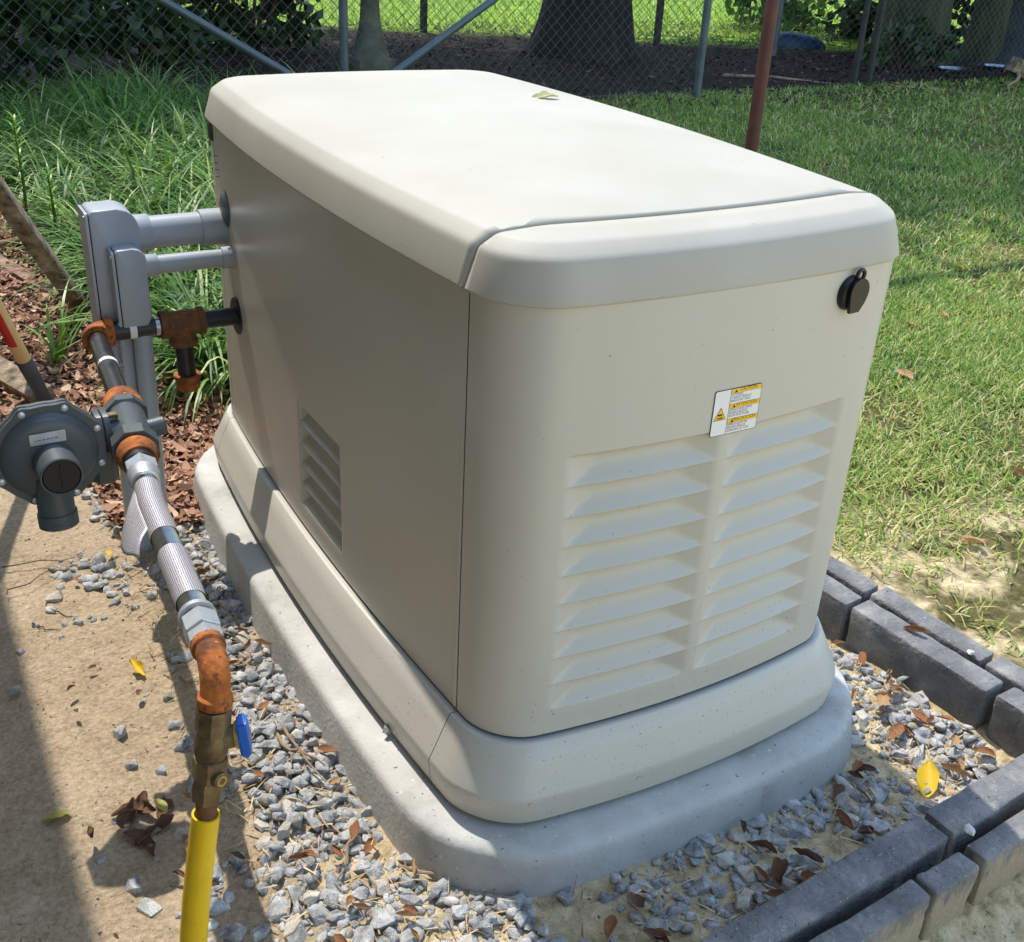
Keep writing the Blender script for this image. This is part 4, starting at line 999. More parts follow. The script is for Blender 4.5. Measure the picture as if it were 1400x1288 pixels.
# ------------------------------------------------------------------ fallen leaves
def leaf_mesh(seed, m, curl=1.0, lobes=0):
    r = random.Random(seed); n, k = 9, 5; V = []; F = []
    c1, c2, tw = r.uniform(1.4, 4.2)*curl, r.uniform(-1.6, 2.2)*curl, r.uniform(-.9, .9)*curl
    for i in range(n):
        t = i/(n-1); w_ = math.sin(math.pi*min(1, t*.93+.05))**.75*.30*(1+.07*math.sin(t*13+seed)*(1+2*lobes))
        for j in range(k):
            u = (j/(k-1)-.5)*2; a = u*c1*.55; rr_ = .30/max(.4, abs(c1*.55))
            x = (math.sin(a)*rr_/.30)*w_ if abs(c1) > .3 else u*w_; z = (1-math.cos(a))*rr_*(w_/.30)
            y = t-.5; z += c2*.22*(t-.5)**2; z += .015*r.gauss(0, 1)
            ct, st = math.cos(tw*(t-.5)*2), math.sin(tw*(t-.5)*2)
            V.append((x*ct-z*st, y, x*st+z*ct))
    for i in range(n-1):
        for j in range(k-1): a = i*k+j; F.append((a, a+1, a+k+1, a+k))
    V += [(-.008, -.5, 0), (.008, -.5, 0), (.006, -.72, .04), (-.006, -.72, .04)]; F.append((len(V)-4, len(V)-3, len(V)-2, len(V)-1))
    me = npmesh(V, F); me.materials.append(m); return me
LM = {'b': [leaf_mesh(k, LEAF_B) for k in range(5)], 't': [leaf_mesh(20+k, LEAF_T) for k in range(4)], 'd': [leaf_mesh(40+k, LEAF_D) for k in range(4)]}
def put_leaf(name, me, x, y, s, label, group=None, z=None, rx=0., ry=0., rz=None, cat='leaf'):
    o = bpy.data.objects.new(name, me); COL.objects.link(o)
    zz = gheight(x, y)+s*.10 if z is None else z
    o.location = (x, y, zz); o.scale = (s, s, s); o.rotation_euler = (rx+R_.uniform(-.3, .3), ry+R_.uniform(-.4, .4), R_.uniform(0, 6.28) if rz is None else rz)
    return tag(o, label, cat, group)
zones = [
 ('dry curled brown leaf among the gravel left of the concrete pad', 'brown leaves in the left gravel', 34, lambda: (R_.uniform(-.24, -.10), R_.uniform(-.3, .95)), 'bbt', (.018, .036)),
 ('dry brown leaf on the sand in the shade in front of the pad', 'brown leaves in front of the pad', 22, lambda: (R_.uniform(-.05, .6), R_.uniform(-.27, -.12)), 'ddb', (.022, .045)),
 ('dry tan leaf on the bright sand between pad and right block wall', 'leaves between pad and right wall', 30, lambda: (R_.uniform(.68, .82), R_.uniform(-.24, .34)), 'tbt', (.022, .046)),
 ('small dark dry leaf on the bare soil left of the gas line', 'dark leaves on the bare soil', 14, lambda: (R_.uniform(-.50, -.3), R_.uniform(.05, .95)), 'ddb', (.012, .026)),
 ('brown leaf fallen on the grass right of the block wall', 'brown leaves on the lawn', 26, lambda: (R_.uniform(1.0, 2.6), R_.uniform(-.1, 1.9)), 'btb', (.03, .06)),
]
for lab_, grp, n, fn, kinds, (s0, s1) in zones:
    c = 0
    while c < n:
        x, y = fn()
        if in_poly(x, y, PAD2) or (x < .9 and x > -.1 and not WALLIN(x, y)): continue
        c += 1; s = R_.uniform(s0, s1)
        put_leaf('fallen_leaf', R_.choice(LM[R_.choice(kinds)]), x, y, s, lab_, grp, z=(gheight(x, y)+.014+.012*R_.random()) if x < .9 else gheight(x, y)+.012)
YL = leaf_mesh(81, LEAF_Y, .55); OL = leaf_mesh(83, LEAF_O, .25); YS = leaf_mesh(84, LEAF_Y, .9, 1)
put_leaf('fallen_leaf', YL, .672, -.185, .062, 'bright yellow leaf standing by the near block edging', z=.03, rx=.6, ry=.2, rz=-.9)
put_leaf('fallen_leaf', YS, -.332, .622, .044, 'yellow crumpled leaf on the soil left of the rusty elbow', z=.016, rz=.5)
put_leaf('fallen_leaf', OL, -.508, .345, .042, 'flat olive green leaf on the soil at the lower left', z=.008, rz=1.2)
put_leaf('fallen_leaf', OL, -.372, .285, .026, 'small green leaf on dry litter left of the yellow tube', z=.022, rz=.3)
put_leaf('fallen_leaf', OL, -.254, .735, .045, 'greenish oval leaf in shadow beside the flexible hose', z=.008, rz=.1)
put_leaf('fallen_leaf', YL, -.302, 1.0, .022, 'tiny orange yellow leaf among stones left of the conduit', z=.02, rz=.1)
put_leaf('fallen_leaf', leaf_mesh(90, mat('pale_green_leaf', [srgb(150, 150, 96), srgb(192, 190, 138)], 30, .6, trans=.2), .7), .481, .747, .050, 'pale green crumpled dead leaf on top of the generator lid', z=.8925, rx=.0, rz=1.35)
put_leaf('fallen_leaf', YL, 2.45, .52, .05, 'yellow leaf on the sunny grass at the right edge', z=.10)
put_leaf('fallen_leaf', YL, 2.75, 1.55, .05, 'small orange leaf on the shaded middle of the lawn', z=.10)
put_leaf('fallen_leaf', LM['t'][1], 1.22, .21, .055, 'large tan leaf on the bare sandy patch beyond the right wall', z=.095)
put_leaf('fallen_leaf', LM['b'][0], .862, .035, .04, 'reddish brown leaf lying across the right wall joint', z=.1045, rz=.5)
# heap of leaf scraps on the soil by the yellow tube
for k in range(10):
    put_leaf('fallen_leaf', R_.choice(LM['d']), R_.uniform(-.415, -.36), R_.uniform(.22, .32), R_.uniform(.03, .055), 'curled dark leaf in the dry litter heap left of the yellow tube', 'litter heap leaves', rx=R_.uniform(-.5, .5))

# dry straw and crumbs of soil
def straw(n, fn, lmin, lmax):
    P = np.array([fn() for _ in range(n)]); V, F, t = blades(P[:, 0], P[:, 1], np.array([gheight(a, b) for a, b in P])+U(.004, .02, n), U(lmin, lmax, n), U(.0012, .0028, n), U(1.2, 1.6, n), U(0, 6.283, n), np.clip(.5+.3*rng.normal(size=n), 0, 1), 3, U(-.2, .4, n)); return V, F, t
def _place():
    while True:
        x, y = R_.uniform(-.3, .82), R_.uniform(-.42, 1.0)
        if (x < -.06 or y < -.08 or x > .66) and WALLIN(x, y) and not in_poly(x, y, PAD1): return x, y
# twigs
def twig(label, pts, r0, m, group=None, name='twig', cat='twig'):
    def f(bm): tube(bm, pts, [r0*(1-.6*i/(len(pts)-1)) for i in range(len(pts))], 7)
    o = mk(name, m, None, f); return tag(o, label, cat, group)
def wig(a, b, n, amp, sd):
    r = random.Random(sd); a, b = Vector(a), Vector(b)
    return [a+(b-a)*(i/n)+Vector((r.gauss(0, amp), r.gauss(0, amp), abs(r.gauss(0, amp*.4)))) for i in range(n+1)]
for k, (a, b) in enumerate([((-.17, .36, .03), (-.155, .22, .035)), ((-.185, .34, .03), (-.14, .25, .03)), ((-.16, .1, .03), (-.2, .02, .03)), ((-.12, .02, .03), (-.02, -.06, .02)), ((.0, -.17, .02), (-.1, -.2, .02))]):
    twig('thin brown twig lying in the gravel left of the pad', wig(a, b, 6, .004, k), .0028, TWIG, 'twigs in the gravel')
for k, (a, b) in enumerate([((-.5, .95, .012), (-.40, 1.0, .012)), ((-.44, .88, .01), (-.40, .82, .01)), ((-.47, .83, .01), (-.43, .80, .01)), ((-.5, 1.05, .012), (-.36, 1.02, .014))]):
    twig('thin dark twig on the bare soil below the regulator', wig(a, b, 6, .004, 20+k), .0014, TWIG_D, 'twigs on the bare soil')

# ------------------------------------------------------------------ blades
def blades(px, py, pz, length, width, lean, az, tint, seg=3, droop=1.0, curl=None):
    """vectorised ribbon blades -> V, F, tint"""
    n = len(px); t = np.linspace(0, 1, seg+1)
    ang = lean[:, None]*(1-.0)+droop[:, None]*t[None]*1.0 if hasattr(droop, '__len__') else lean[:, None]+droop*t[None]
    dl = length[:, None]/seg; r = np.concatenate([np.zeros((n, 1)), np.cumsum(np.sin(ang[:, 1:])*dl, 1)], 1); zz = np.concatenate([np.zeros((n, 1)), np.cumsum(np.cos(ang[:, 1:])*dl, 1)], 1)
    cx, sx = np.cos(az)[:, None], np.sin(az)[:, None]; wv = width[:, None]*np.maximum(.06, (1-t[None]**2.2))*.5
    bx, by, bz = px[:, None]+r*cx, py[:, None]+r*sx, pz[:, None]+zz
    Lf = np.stack([bx-sx*wv, by+cx*wv, bz], -1); Rt = np.stack([bx+sx*wv, by-cx*wv, bz], -1)
    V = np.stack([Lf, Rt], 2).reshape(n, -1, 3); k = V.shape[1]
    base = np.array([[2*i, 2*i+1, 2*i+3, 2*i+2] for i in range(seg)]); F = (base[None]+(np.arange(n)*k)[:, None, None]).reshape(-1, 4)
    return V.reshape(-1, 3), F, np.repeat(tint, k)
def U(a, b, n): return rng.uniform(a, b, n)
def vnoise(x, y, s, z=0.): return np.array([noise.noise(Vector((a*s, b*s, z))) for a, b in zip(x, y)])
# lawn
def lawn(n, x0, x1, y0, y1, lmin, lmax, wd, dn=1.0):
    x, y = U(x0, x1, n), U(y0, y1, n); ed = vnoise(x, y, 3.0); fine = vnoise(x, y, 11., 4.)
    xb = .875-.106*(y-.15)+.06
    d = sstep(0, .06, x-xb-.01+ed*.04); thin = sstep(.0, 1.1, y+ed*.5+.15*fine)*.78+.22; d = d*thin*(1-.75*sstep(.12, .3, ed+fine*.5-.05)*(1-sstep(.4, 1.6, y)))
    d *= 1-.9*np.exp(-(((x-1.12)/.20)**2+((y-.10)/.12)**2))
    d *= 1-.55*sstep(.25, .45, ed)
    keep = rng.random(n) < d*dn; x, y, ed, fine = x[keep], y[keep], ed[keep], fine[keep]; m = len(x)
    tint = np.clip(.36+.34*ed+.16*rng.normal(size=m)+.12*(1-sstep(.2, 1.2, y)), 0, 1); dead = rng.random(m) < (.17+.26*(1-sstep(.1, 1.0, y))); tint[dead] = U(.78, 1, dead.sum())
    return blades(x, y, gz(x, y)+.004*np.ones(m), U(lmin, lmax, m), U(wd*.7, wd*1.3, m), U(.1, 1.1, m), U(0, 6.283, m), tint, 2, U(.2, 1.1, m))
def join(parts):
    o = 0; Vs, Fs, Ts = [], [], []
    for V, F, t_ in parts: Vs.append(V); Fs.append(F+o); Ts.append(t_); o += len(V)
    return np.concatenate(Vs), np.concatenate(Fs), np.concatenate(Ts)
V, F, t_ = join([lawn(130000, .88, 2.6, -.25, 1.9, .016, .046, .0036), lawn(90000, 1.3, 4.6, 1.1, 5.0, .022, .05, .0052), lawn(46000, 3.6, 9.0, 1.5, 5.1, .028, .055, .008)])
gl = link('lawn_grass', npmesh(V, F, tint=t_), GRASS); tag(gl, 'short patchy lawn grass to the right of the generator', 'grass', kind='stuff')
# bright grass beyond the far fence
n = 26000; x, y = U(.5, 13, n), U(7.3, 15, n); k = (y+.5*x+.3*vnoise(x, y, 1.3)) > 10.6; x, y = x[k], y[k]; m = len(x)
V, F, t_ = blades(x, y, gz(x, y), U(.05, .10, m), U(.008, .014, m), U(.1, .8, m), U(0, 6.283, m), np.clip(.42+.12*rng.normal(size=m), 0, .7), 2, U(.2, .9, m))
gl = link('far_grass', npmesh(V, F, tint=t_), GRASS); tag(gl, 'bright sunlit grass beyond the far fence', 'grass', kind='stuff')

V, F, t_ = straw(1100, _place, .010, .04)
o = link('dry_straw', npmesh(V, F, tint=t_), STRAW, ground); tag(o, None, None, kind='stuff')
# crumbs and grit on the bare soil
n = 5200; x = U(-.62, .82, n); y = U(-.45, 1.15, n); k = ~in_poly_v(x, y, PAD2) & ((x < -.1) | (y < -.08) | (x > .68)) & (x < .83) ; x, y = x[k], y[k]; n = len(x)
zb = np.array([gheight(a, b) for a, b in zip(x, y)]); s_ = U(.0012, .0042, n)**1.0; tet = rng.normal(size=(n, 4, 3)); tet /= np.linalg.norm(tet, axis=2)[..., None]
V = tet*s_[:, None, None]*np.array([1, 1, .7]) + np.stack([x, y, zb+s_*.45], 1)[:, None]
F = (np.array([[0, 1, 2], [0, 2, 3], [0, 3, 1], [1, 3, 2]])[None]+(np.arange(n)*4)[:, None, None]).reshape(-1, 3)
o = link('soil_crumbs', npmesh(V.reshape(-1, 3), F, smooth=False, tint=np.repeat(np.clip(.55+.25*rng.normal(size=n), 0, 1), 4)), mat('soil_crumb', [srgb(120, 98, 74), srgb(176, 150, 118), srgb(206, 186, 156)], 1, .95, attr=True, stops=[0, .5, 1.]), ground); tag(o, None, None, kind='stuff')
# liriope clumps
Vs = []; cl = []
r = random.Random(3)
while len(cl) < 215:
    x, y = r.uniform(-.02, 1.75), r.uniform(1.62, 5.6)
    if y > 4.9 and x > .9: continue
    lim = -.02+(.09 if y < 2.6 else 0)+.05*math.sin(y*5)
    if y > 3.9: lim = -.45
    if x < lim: x = lim+r.random()*.1
    if any((x-a)**2+(y-b)**2 < .125**2 for a, b in cl): 
        if r.random() < .97: continue
    cl.append((x, y))
for y in np.linspace(3.9, 5.4, 8): cl.append((r.uniform(-.5, 0), y))
P = []
for x, y in cl:
    n = 110; az = U(0, 6.283, n); rr0 = np.abs(rng.normal(0, .05, n)); hh = rng.uniform(.85, 1.15)
    P.append(blades(x+np.cos(az)*rr0, y+np.sin(az)*rr0, np.full(n, float(gz(x, y))-.005), U(.20, .42, n)*hh, U(.0065, .0145, n), U(.05, .55, n), az+rng.normal(0, .3, n), np.clip(.42+.27*rng.normal(size=n), 0, 1), 6, U(.9, 2.5, n)))
V, F, t_ = join(P)
o = link('border_grass', npmesh(V, F, tint=t_), LIRI); tag(o, 'dense strappy green border grass growing behind the generator', 'border grass', kind='stuff')

# mulch and leaf litter
def litter(n, fn, smin, smax):
    P = np.array([fn() for _ in range(n)]); az = U(0, 6.283, n); s = U(smin, smax, n); t1 = U(-.7, .7, n); t2 = U(-.7, .7, n); w_ = s*U(.25, .6, n); z = gz(P[:, 0], P[:, 1])+U(.002, .03, n)
    ca, sa = np.cos(az), np.sin(az); V = []
    for (a, b) in ((-.5, -.2), (.0, -.5), (.5, -.15), (.5, .15), (.0, .5), (-.5, .2)):
        lx, lyy = a*s, b*w_; bend = .35*(abs(a)*2)**2*s*.5
        V.append(np.stack([P[:, 0]+lx*ca-lyy*sa, P[:, 1]+lx*sa+lyy*ca, z+lx*np.sin(t1)*.7+lyy*np.sin(t2)+bend], -1))
    V = np.stack(V, 1); F = (np.array([[0, 1, 4, 5], [1, 2, 3, 4]])[None]+(np.arange(n)*6)[:, None, None]).reshape(-1, 4)
    tint = np.clip(.45+.28*rng.normal(size=n), 0, 1); return V.reshape(-1, 3), F, np.repeat(tint, 6)
V, F, t_ = join([litter(11000, lambda: (r.uniform(-.75, .15), r.uniform(1.72, 3.9)), .010, .034), litter(3200, lambda: (r.uniform(-.27, .12), r.uniform(1.02+.0, 1.8)), .012, .04)])
o = link('leaf_litter', npmesh(V, F, tint=t_), MULCH); tag(o, 'reddish brown wood chips and leaf litter left of the border grass', 'leaf litter', kind='stuff')
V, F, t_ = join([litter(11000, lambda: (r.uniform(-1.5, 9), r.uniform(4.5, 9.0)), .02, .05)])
o = link('woodland_litter', npmesh(V, F, tint=t_), MULCH_SHADE); tag(o, 'leaf litter with tree shade in its colour on the ground around the chain link fence', 'leaf litter', kind='stuff')
# ------------------------------------------------------------------ left side: shovel, stakes, boards, pipes, plants
sh = thing('shovel', 'long handled shovel with red banded wooden handle leaning behind the regulator', 'shovel', (-.30, 1.73, 0))
A = Vector((-.296, 1.735, .02)); D = (Vector((-.375, 1.66, .3))-A).normalized()
def f(bm): tube(bm, [A+D*.14, A+D*.18, A+D*.6, A+D*1.15, A+D*1.17], [.0165, .0172, .0172, .017, .012], 18)
hd = mk('handle', ASH, sh, f)
def f(bm):
    cv = (camp-A); x = (cv-D*cv.dot(D)).normalized(); y = D.cross(x).normalized(); c0 = A+D*.215; n = 8
    if y.x > 0: y = -y
    for k in range(1):
        ringa = []; ringb = []
        for j in range(n+1):
            a = rad(-5+95*j/n); ringa.append(bm.verts.new(c0+x*.0176*math.cos(a)+y*.0176*math.sin(a))); ringb.append(bm.verts.new(c0+D*.11+x*.0176*math.cos(a)+y*.0176*math.sin(a)))
        for j in range(n): bm.faces.new((ringa[j], ringa[j+1], ringb[j+1], ringb[j]))
mk('red_band', RED, hd, f)
def f(bm): tube(bm, [A-D*.02, A+D*.05, A+D*.16, A+D*.163], [.016, .0165, .0195, .0172], 18)
mk('socket', IRON, sh, f)
def f(bm):
    x, y, d = frame(D); P = [(-.015, 0), (-.07, -.02), (-.08, -.10), (-.06, -.19), (0, -.235), (.06, -.19), (.08, -.10), (.07, -.02), (.015, 0)]
    prism(bm, P, A, x, D, y, .003)
mk('blade', IRON, sh, f)
def plank(name, label, cat, a, b, wv, h_, m, roll=0.):
    a, b = Vector(a), Vector(b); d = (b-a); L_ = d.length; x, y, z = frame(d); bm = bmesh.new()
    M = Matrix((x, y, z)).transposed().to_4x4(); M.translation = (a+b)/2
    box(bm, (0, 0, 0), (wv, h_, L_), bev=.003); bmesh.ops.subdivide_edges(bm, edges=[e for e in bm.edges if e.calc_length() > .2], cuts=10, use_grid_fill=True)
    sd = random.random()*30
    for v in bm.verts: v.co += Vector((noise.noise(Vector((v.co.z*5+sd, 0, v.co.y*30))), noise.noise(Vector((v.co.z*5, sd, v.co.x*30))), 0))*.004
    bmesh.ops.rotate(bm, verts=bm.verts[:], cent=(0, 0, 0), matrix=Matrix.Rotation(roll, 3, 'Z'))
    bmesh.ops.transform(bm, matrix=M, verts=bm.verts[:]); bm.normal_update()
    return tag(link(name, fin(bm, True, 40), m), label, cat)
plank('wooden_stake', 'weathered grey wooden stake leaning out of the mulch', 'stake', (-.062, 2.43, -.05), (-.42, 1.93, .74), .045, .05, WOODG, .5)
plank('board', 'long weathered board lying on the mulch behind the stake', 'board', (-.36, 3.22, .045), (-.075, 2.37, .02), .05, .03, WOODB)
plank('board', 'weathered board on the soil at the left behind the regulator', 'board', (-.45, 2.12, .05), (-.30, 1.76, .03), .06, .06, WOODG, .3)
def hosep(name, label, cat, pts, r_, m):
    P = []
    pts = [Vector(p) for p in pts]
    for i in range(len(pts)-1):
        p0, p1, p2, p3 = pts[max(i-1, 0)], pts[i], pts[i+1], pts[min(i+2, len(pts)-1)]
        for k in range(8):
            t = k/8; P.append(.5*((2*p1)+(-p0+p2)*t+(2*p0-5*p1+4*p2-p3)*t*t+(-p0+3*p1-3*p2+p3)*t**3))
    P.append(pts[-1])
    def f(bm): tube(bm, P, r_, 12)
    o = mk(name, m, None, f); return tag(o, label, cat)
hosep('hose', 'old reddish brown pipe lying straight across the mulch', 'pipe', [(-.5, 2.72, .03), (-.28, 2.785, .035), (-.02, 2.81, .03), (.12, 2.83, .02)], .016, PIPEBR)
hosep('hose', 'brown curved root rising over the mulch by the border grass', 'root', [(-.5, 3.0, .03), (-.24, 3.12, .04), (-.05, 3.15, .06), (.05, 3.33, .10), (.12, 3.45, .12)], .018, PIPEBR).name = 'root'
hosep('root', 'thin brown root between the stake and the conduit', 'root', [(-.06, 3.2, .02), (.0, 3.05, .05), (.05, 2.9, .03), (.07, 2.75, .0)], .014, PIPEBR)
hosep('root', 'dark vine stem on the soil in front of the mulch', 'root', [(-.22, 2.12, .03), (-.12, 2.2, .03), (-.07, 2.36, .05), (-.02, 2.5, .09)], .006, TWIG_D)
def leafy(name, label, x, y, h_, nl, L0):
    t = thing(name, label, 'plant', (x, y, float(gz(x, y)))); z0 = float(gz(x, y))
    def f(bm): tube(bm, [(x, y, z0), (x+.01, y-.01, z0+h_*.5), (x+.005, y-.02, z0+h_)], [.006, .005, .002], 8)
    mk('stem', LILY, t, f)
    k = np.arange(nl); tt = k/nl; az = k*2.4; px = x+.01*tt; py = y-.02*tt; pz = z0+h_*(.15+.85*tt); ln = L0*(1-.55*tt)
    V, F, tn = blades(px, py, pz, ln, np.full(nl, .012)*(1-.3*tt), .5+.6*(1-tt), az, np.clip(.2+.8*tt+.1*rng.normal(size=nl), 0, 1), 4, .8*np.ones(nl))
    link('leaf_whorl', npmesh(V, F, tint=tn), LILY, t)
leafy('lily_plant', 'tall leafy lily stalk at the left edge beside the mulch', -.135, 3.18, .44, 70, .10)
leafy('lily_plant', 'shorter bright leafy lily stalk beside the leaning stake', -.075, 2.98, .30, 54, .09)
tf = thing('grass_tuft', 'loose tuft of long green weed blades on the soil beside the shovel', 'weed', (-.235, 2.0, 0))
n = 12; az = U(0, 6.283, n); V, F, tn = blades(-.235+U(-.02, .02, n), 2.0+U(-.02, .02, n), np.full(n, .0), U(.16, .34, n), U(.008, .013, n), U(.0, .3, n), az, U(.5, 1, n), 6, U(.6, 2.0, n))
link('weed_blades', npmesh(V, F, tint=tn), LILY, tf)

# ------------------------------------------------------------------ chain link fences
def post(parent, x, y, r_, h_, m, z0=-.05, cap=True):
    def f(bm): lathe(bm, (x, y, z0), (0, 0, 1), [(0, r_), (h_, r_), (h_+.01, r_*1.15), (h_+.05, r_*1.1), (h_+.075, r_*.5), (h_+.08, 0)], 18, caps=False)
    return mk('post', m, parent, f)
def bar(name, parent, a, b, r_, m):
    def f(bm): tube(bm, [a, b], r_, 14)
    return mk(name, m, parent, f)
def mesh_net(parent, a, b, z0, z1, diag, r_, m):
    a, b = Vector((*a, 0)), Vector((*b, 0)); d = (b-a); L_ = d.length; d.normalize(); nrm = Vector((-d.y, d.x, 0)); H = z1-z0; bm = bmesh.new()
    def P(u, z, o): return a+d*u+Vector((0, 0, z0+z))+nrm*o
    for sgn in (1, -1):
        u = -H if sgn > 0 else 0
        k = 0
        while u < L_+(0 if sgn > 0 else H):
            u0, za = u, 0.; u1, zc = u+sgn*H, H
            # clip to 0..L
            pts = []
            ua, ub = u0, u1
            def zat(q): return (q-u0)*sgn
            lo, hi = max(0, min(ua, ub)), min(L_, max(ua, ub))
            if hi-lo > .02:
                q0, q1 = lo, hi; n = max(2, int((q1-q0)/.18)); PP = []
                for i in range(n+1):
                    q = q0+(q1-q0)*i/n; PP.append(P(q+random.uniform(-.002, .002), zat(q), .003*sgn))
                tube(bm, PP, r_, 5)
            u += diag
    o = link('wire_mesh', fin(bm), m, parent); return o
fz = .06
f1 = thing('chain_link_fence', 'galvanised chain link fence with diagonal braces behind the generator', 'fence', (1.76, 4.95, 0))
P0, P1, PM = (1.76, 4.95), (4.17, 4.9), (-1.0, 5.02)
post(f1, *P0, .024, 1.9, GALVP); post(f1, *P1, .025, 1.9, GALVP); post(f1, *PM, .024, 1.9, GALVP)
bar('brace', f1, (P0[0]-.03, P0[1]-.02, .13), (P0[0]-2.6, P0[1]+.04, 1.62), .021, GALVP)
bar('brace', f1, (P0[0]+.03, P0[1]-.02, .13), (P1[0]-.02, P1[1]-.02, 1.62), .021, GALVP)
bar('top_rail', f1, (PM[0], PM[1], 1.83), (P1[0], P1[1], 1.83), .019, GALVP)
bar('tension_wire', f1, (PM[0], PM[1]+.02, .10), (P1[0], P1[1]+.02, .12), .0028, WIRE)
mesh_net(f1, (PM[0], PM[1]+.03), (P1[0], P1[1]+.03), .10, 1.82, .068, .0014, WIRE)
for zz in (.52, 1.1): 
    def f(bm, zz=zz): lathe(bm, (*P0, zz), (0, 0, 1), [(0, .0265), (.006, .0265)], 16)
    mk('tie_band', WIRE, f1, f)
f2 = thing('chain_link_fence', 'dark chain link fence standing in shade at the right', 'fence', (5.8, 5.19, 0))
post(f2, 5.86, 5.19, .022, 1.9, DARKP); post(f2, 5.98, 5.16, .022, 1.9, DARKP); post(f2, 9.2, 5.3, .024, 1.9, GALVP)
bar('top_rail', f2, (5.98, 5.16, 1.83), (9.2, 5.3, 1.83), .019, GALVP)
mesh_net(f2, (5.98, 5.18), (9.2, 5.32), .1, 1.82, .068, .0014, WIRE)
f3 = thing('chain_link_fence', 'far chain link fence with dark posts before the sunlit grass', 'fence', (3.91, 8.5, 0))
pp = [(.6, 10.4), (2.2, 9.48), (3.91, 8.5), (5.72, 7.47), (7.4, 6.5)]
for q in pp: post(f3, *q, .034, 1.5, DARKP)
post(f3, 6.32, 6.6, .028, 1.5, GALVP)
bar('brace', f3, (4.55, 8.1, .95), (5.72, 7.47, 1.45), .03, DARKP)
bar('top_rail', f3, (*pp[0], 1.46), (*pp[-1], 1.46), .02, DARKP)
mesh_net(f3, pp[0], pp[-1], .08, 1.45, .075, .0019, WIRE)

# rust red pole in the lawn
pl = thing('steel_pole', 'rust red steel pole standing in the lawn behind the generator', 'pole', (2.71, 2.685, .06))
def f(bm): lathe(bm, (2.71, 2.685, -.05), (0, 0, 1), [(0, .0275), (2.2, .0275), (2.22, .024)], 20)
mk('pole_tube', REDPOLE, pl, f)
def f(bm): tube(bm, [(2.21, 2.685, 2.12), (3.21, 2.685, 2.12)], .028, 16)
mk('cross_arm', REDPOLE, pl, f)

# bird bath
bb = thing('bird_bath', 'mossy cast stone bird bath pedestal behind the fence', 'bird bath', (2.52, 6.40, .06))
def f(bm):
    box(bm, (2.52, 6.40, .11), (.27, .27, .12), bev=.01)
mk('plinth', BIRD, bb, f)
def f(bm): lathe(bm, (2.52, 6.40, .16), (0, 0, 1), [(0, .13), (.03, .125), (.10, .105), (.17, .085), (.25, .070), (.36, .062), (.48, .060), (.56, .066), (.60, .085), (.63, .10), (.66, .105), (.69, .09)], 26)
mk('pedestal', BIRD, bb, f)
def f(bm): lathe(bm, (2.52, 6.40, .84), (0, 0, 1), [(0, .09), (.02, .16), (.06, .25), (.085, .275), (.10, .27), (.085, .25), (.05, .16), (.04, 0)], 34, caps=False)
mk('bowl', BIRD, bb, f)

# blue covered thing behind the pole
def f(bm):
    n, k = 20, 10
    for i in range(n+1):
        for j in range(k+1):
            u = i/n*2-1; a = math.pi*j/k; ww = .24*(1-abs(u)**2.6)**.6+.01; hh = .24*(1-abs(u)**3)**.5*(1-.22*u)
            bm.verts.new((7.0+u*.26, 7.05+ww*.6*math.cos(a)-u*.08, .06+.62*hh*math.sin(a)**.8+.012*noise.noise(Vector((u*5, a*2, 0)))))
    bm.verts.ensure_lookup_table()
    for i in range(n):
        for j in range(k): q = i*(k+1)+j; bm.faces.new([bm.verts[z] for z in (q, q+1, q+k+2, q+k+1)])
o = mk('plastic_boat_hull', TARP, None, f); o.name = 'kayak_hull'; tag(o, 'low blue plastic hull lying upside down beyond the fence', 'plastic hull')

# ------------------------------------------------------------------ trees
def trunk_mesh(x, y, r0, h_, m, parent, flare=1.6, lean=(0, 0), seed=0, ecc=None):
    n, k = 96, 40; V = []; r = random.Random(seed); ph = [r.uniform(0, 6.28) for _ in range(4)]
    for i in range(k+1):
        t = (i/k)**1.4; z = -.15+h_*t
        for j in range(n):
            a = 2*math.pi*j/n; fl_ = (flare-1)*math.exp(-max(0, z)/.28)*(1+.55*math.sin(3*a+ph[0])+.3*math.sin(5*a+ph[1])); rr_ = r0*(1-.25*t)*(1+max(-.05, fl_))*(1+.05*math.sin(4*a+ph[2]+z*.7)+.04*noise.noise(Vector((math.cos(a)*3, math.sin(a)*3, z*1.4+seed)))+.055*(abs(noise.noise(Vector((math.cos(a)*9, math.sin(a)*9, z*1.1+seed))))-.2)+.02*noise.noise(Vector((math.cos(a)*20, math.sin(a)*20, z*5))))
            V.append((x+rr_*math.cos(a)+lean[0]*z, y+rr_*math.sin(a)+lean[1]*z, z))
    F = [(i*n+j, i*n+(j+1) % n, (i+1)*n+(j+1) % n, (i+1)*n+j) for i in range(k) for j in range(n)]
    return link('trunk', npmesh(V, F), m, parent)
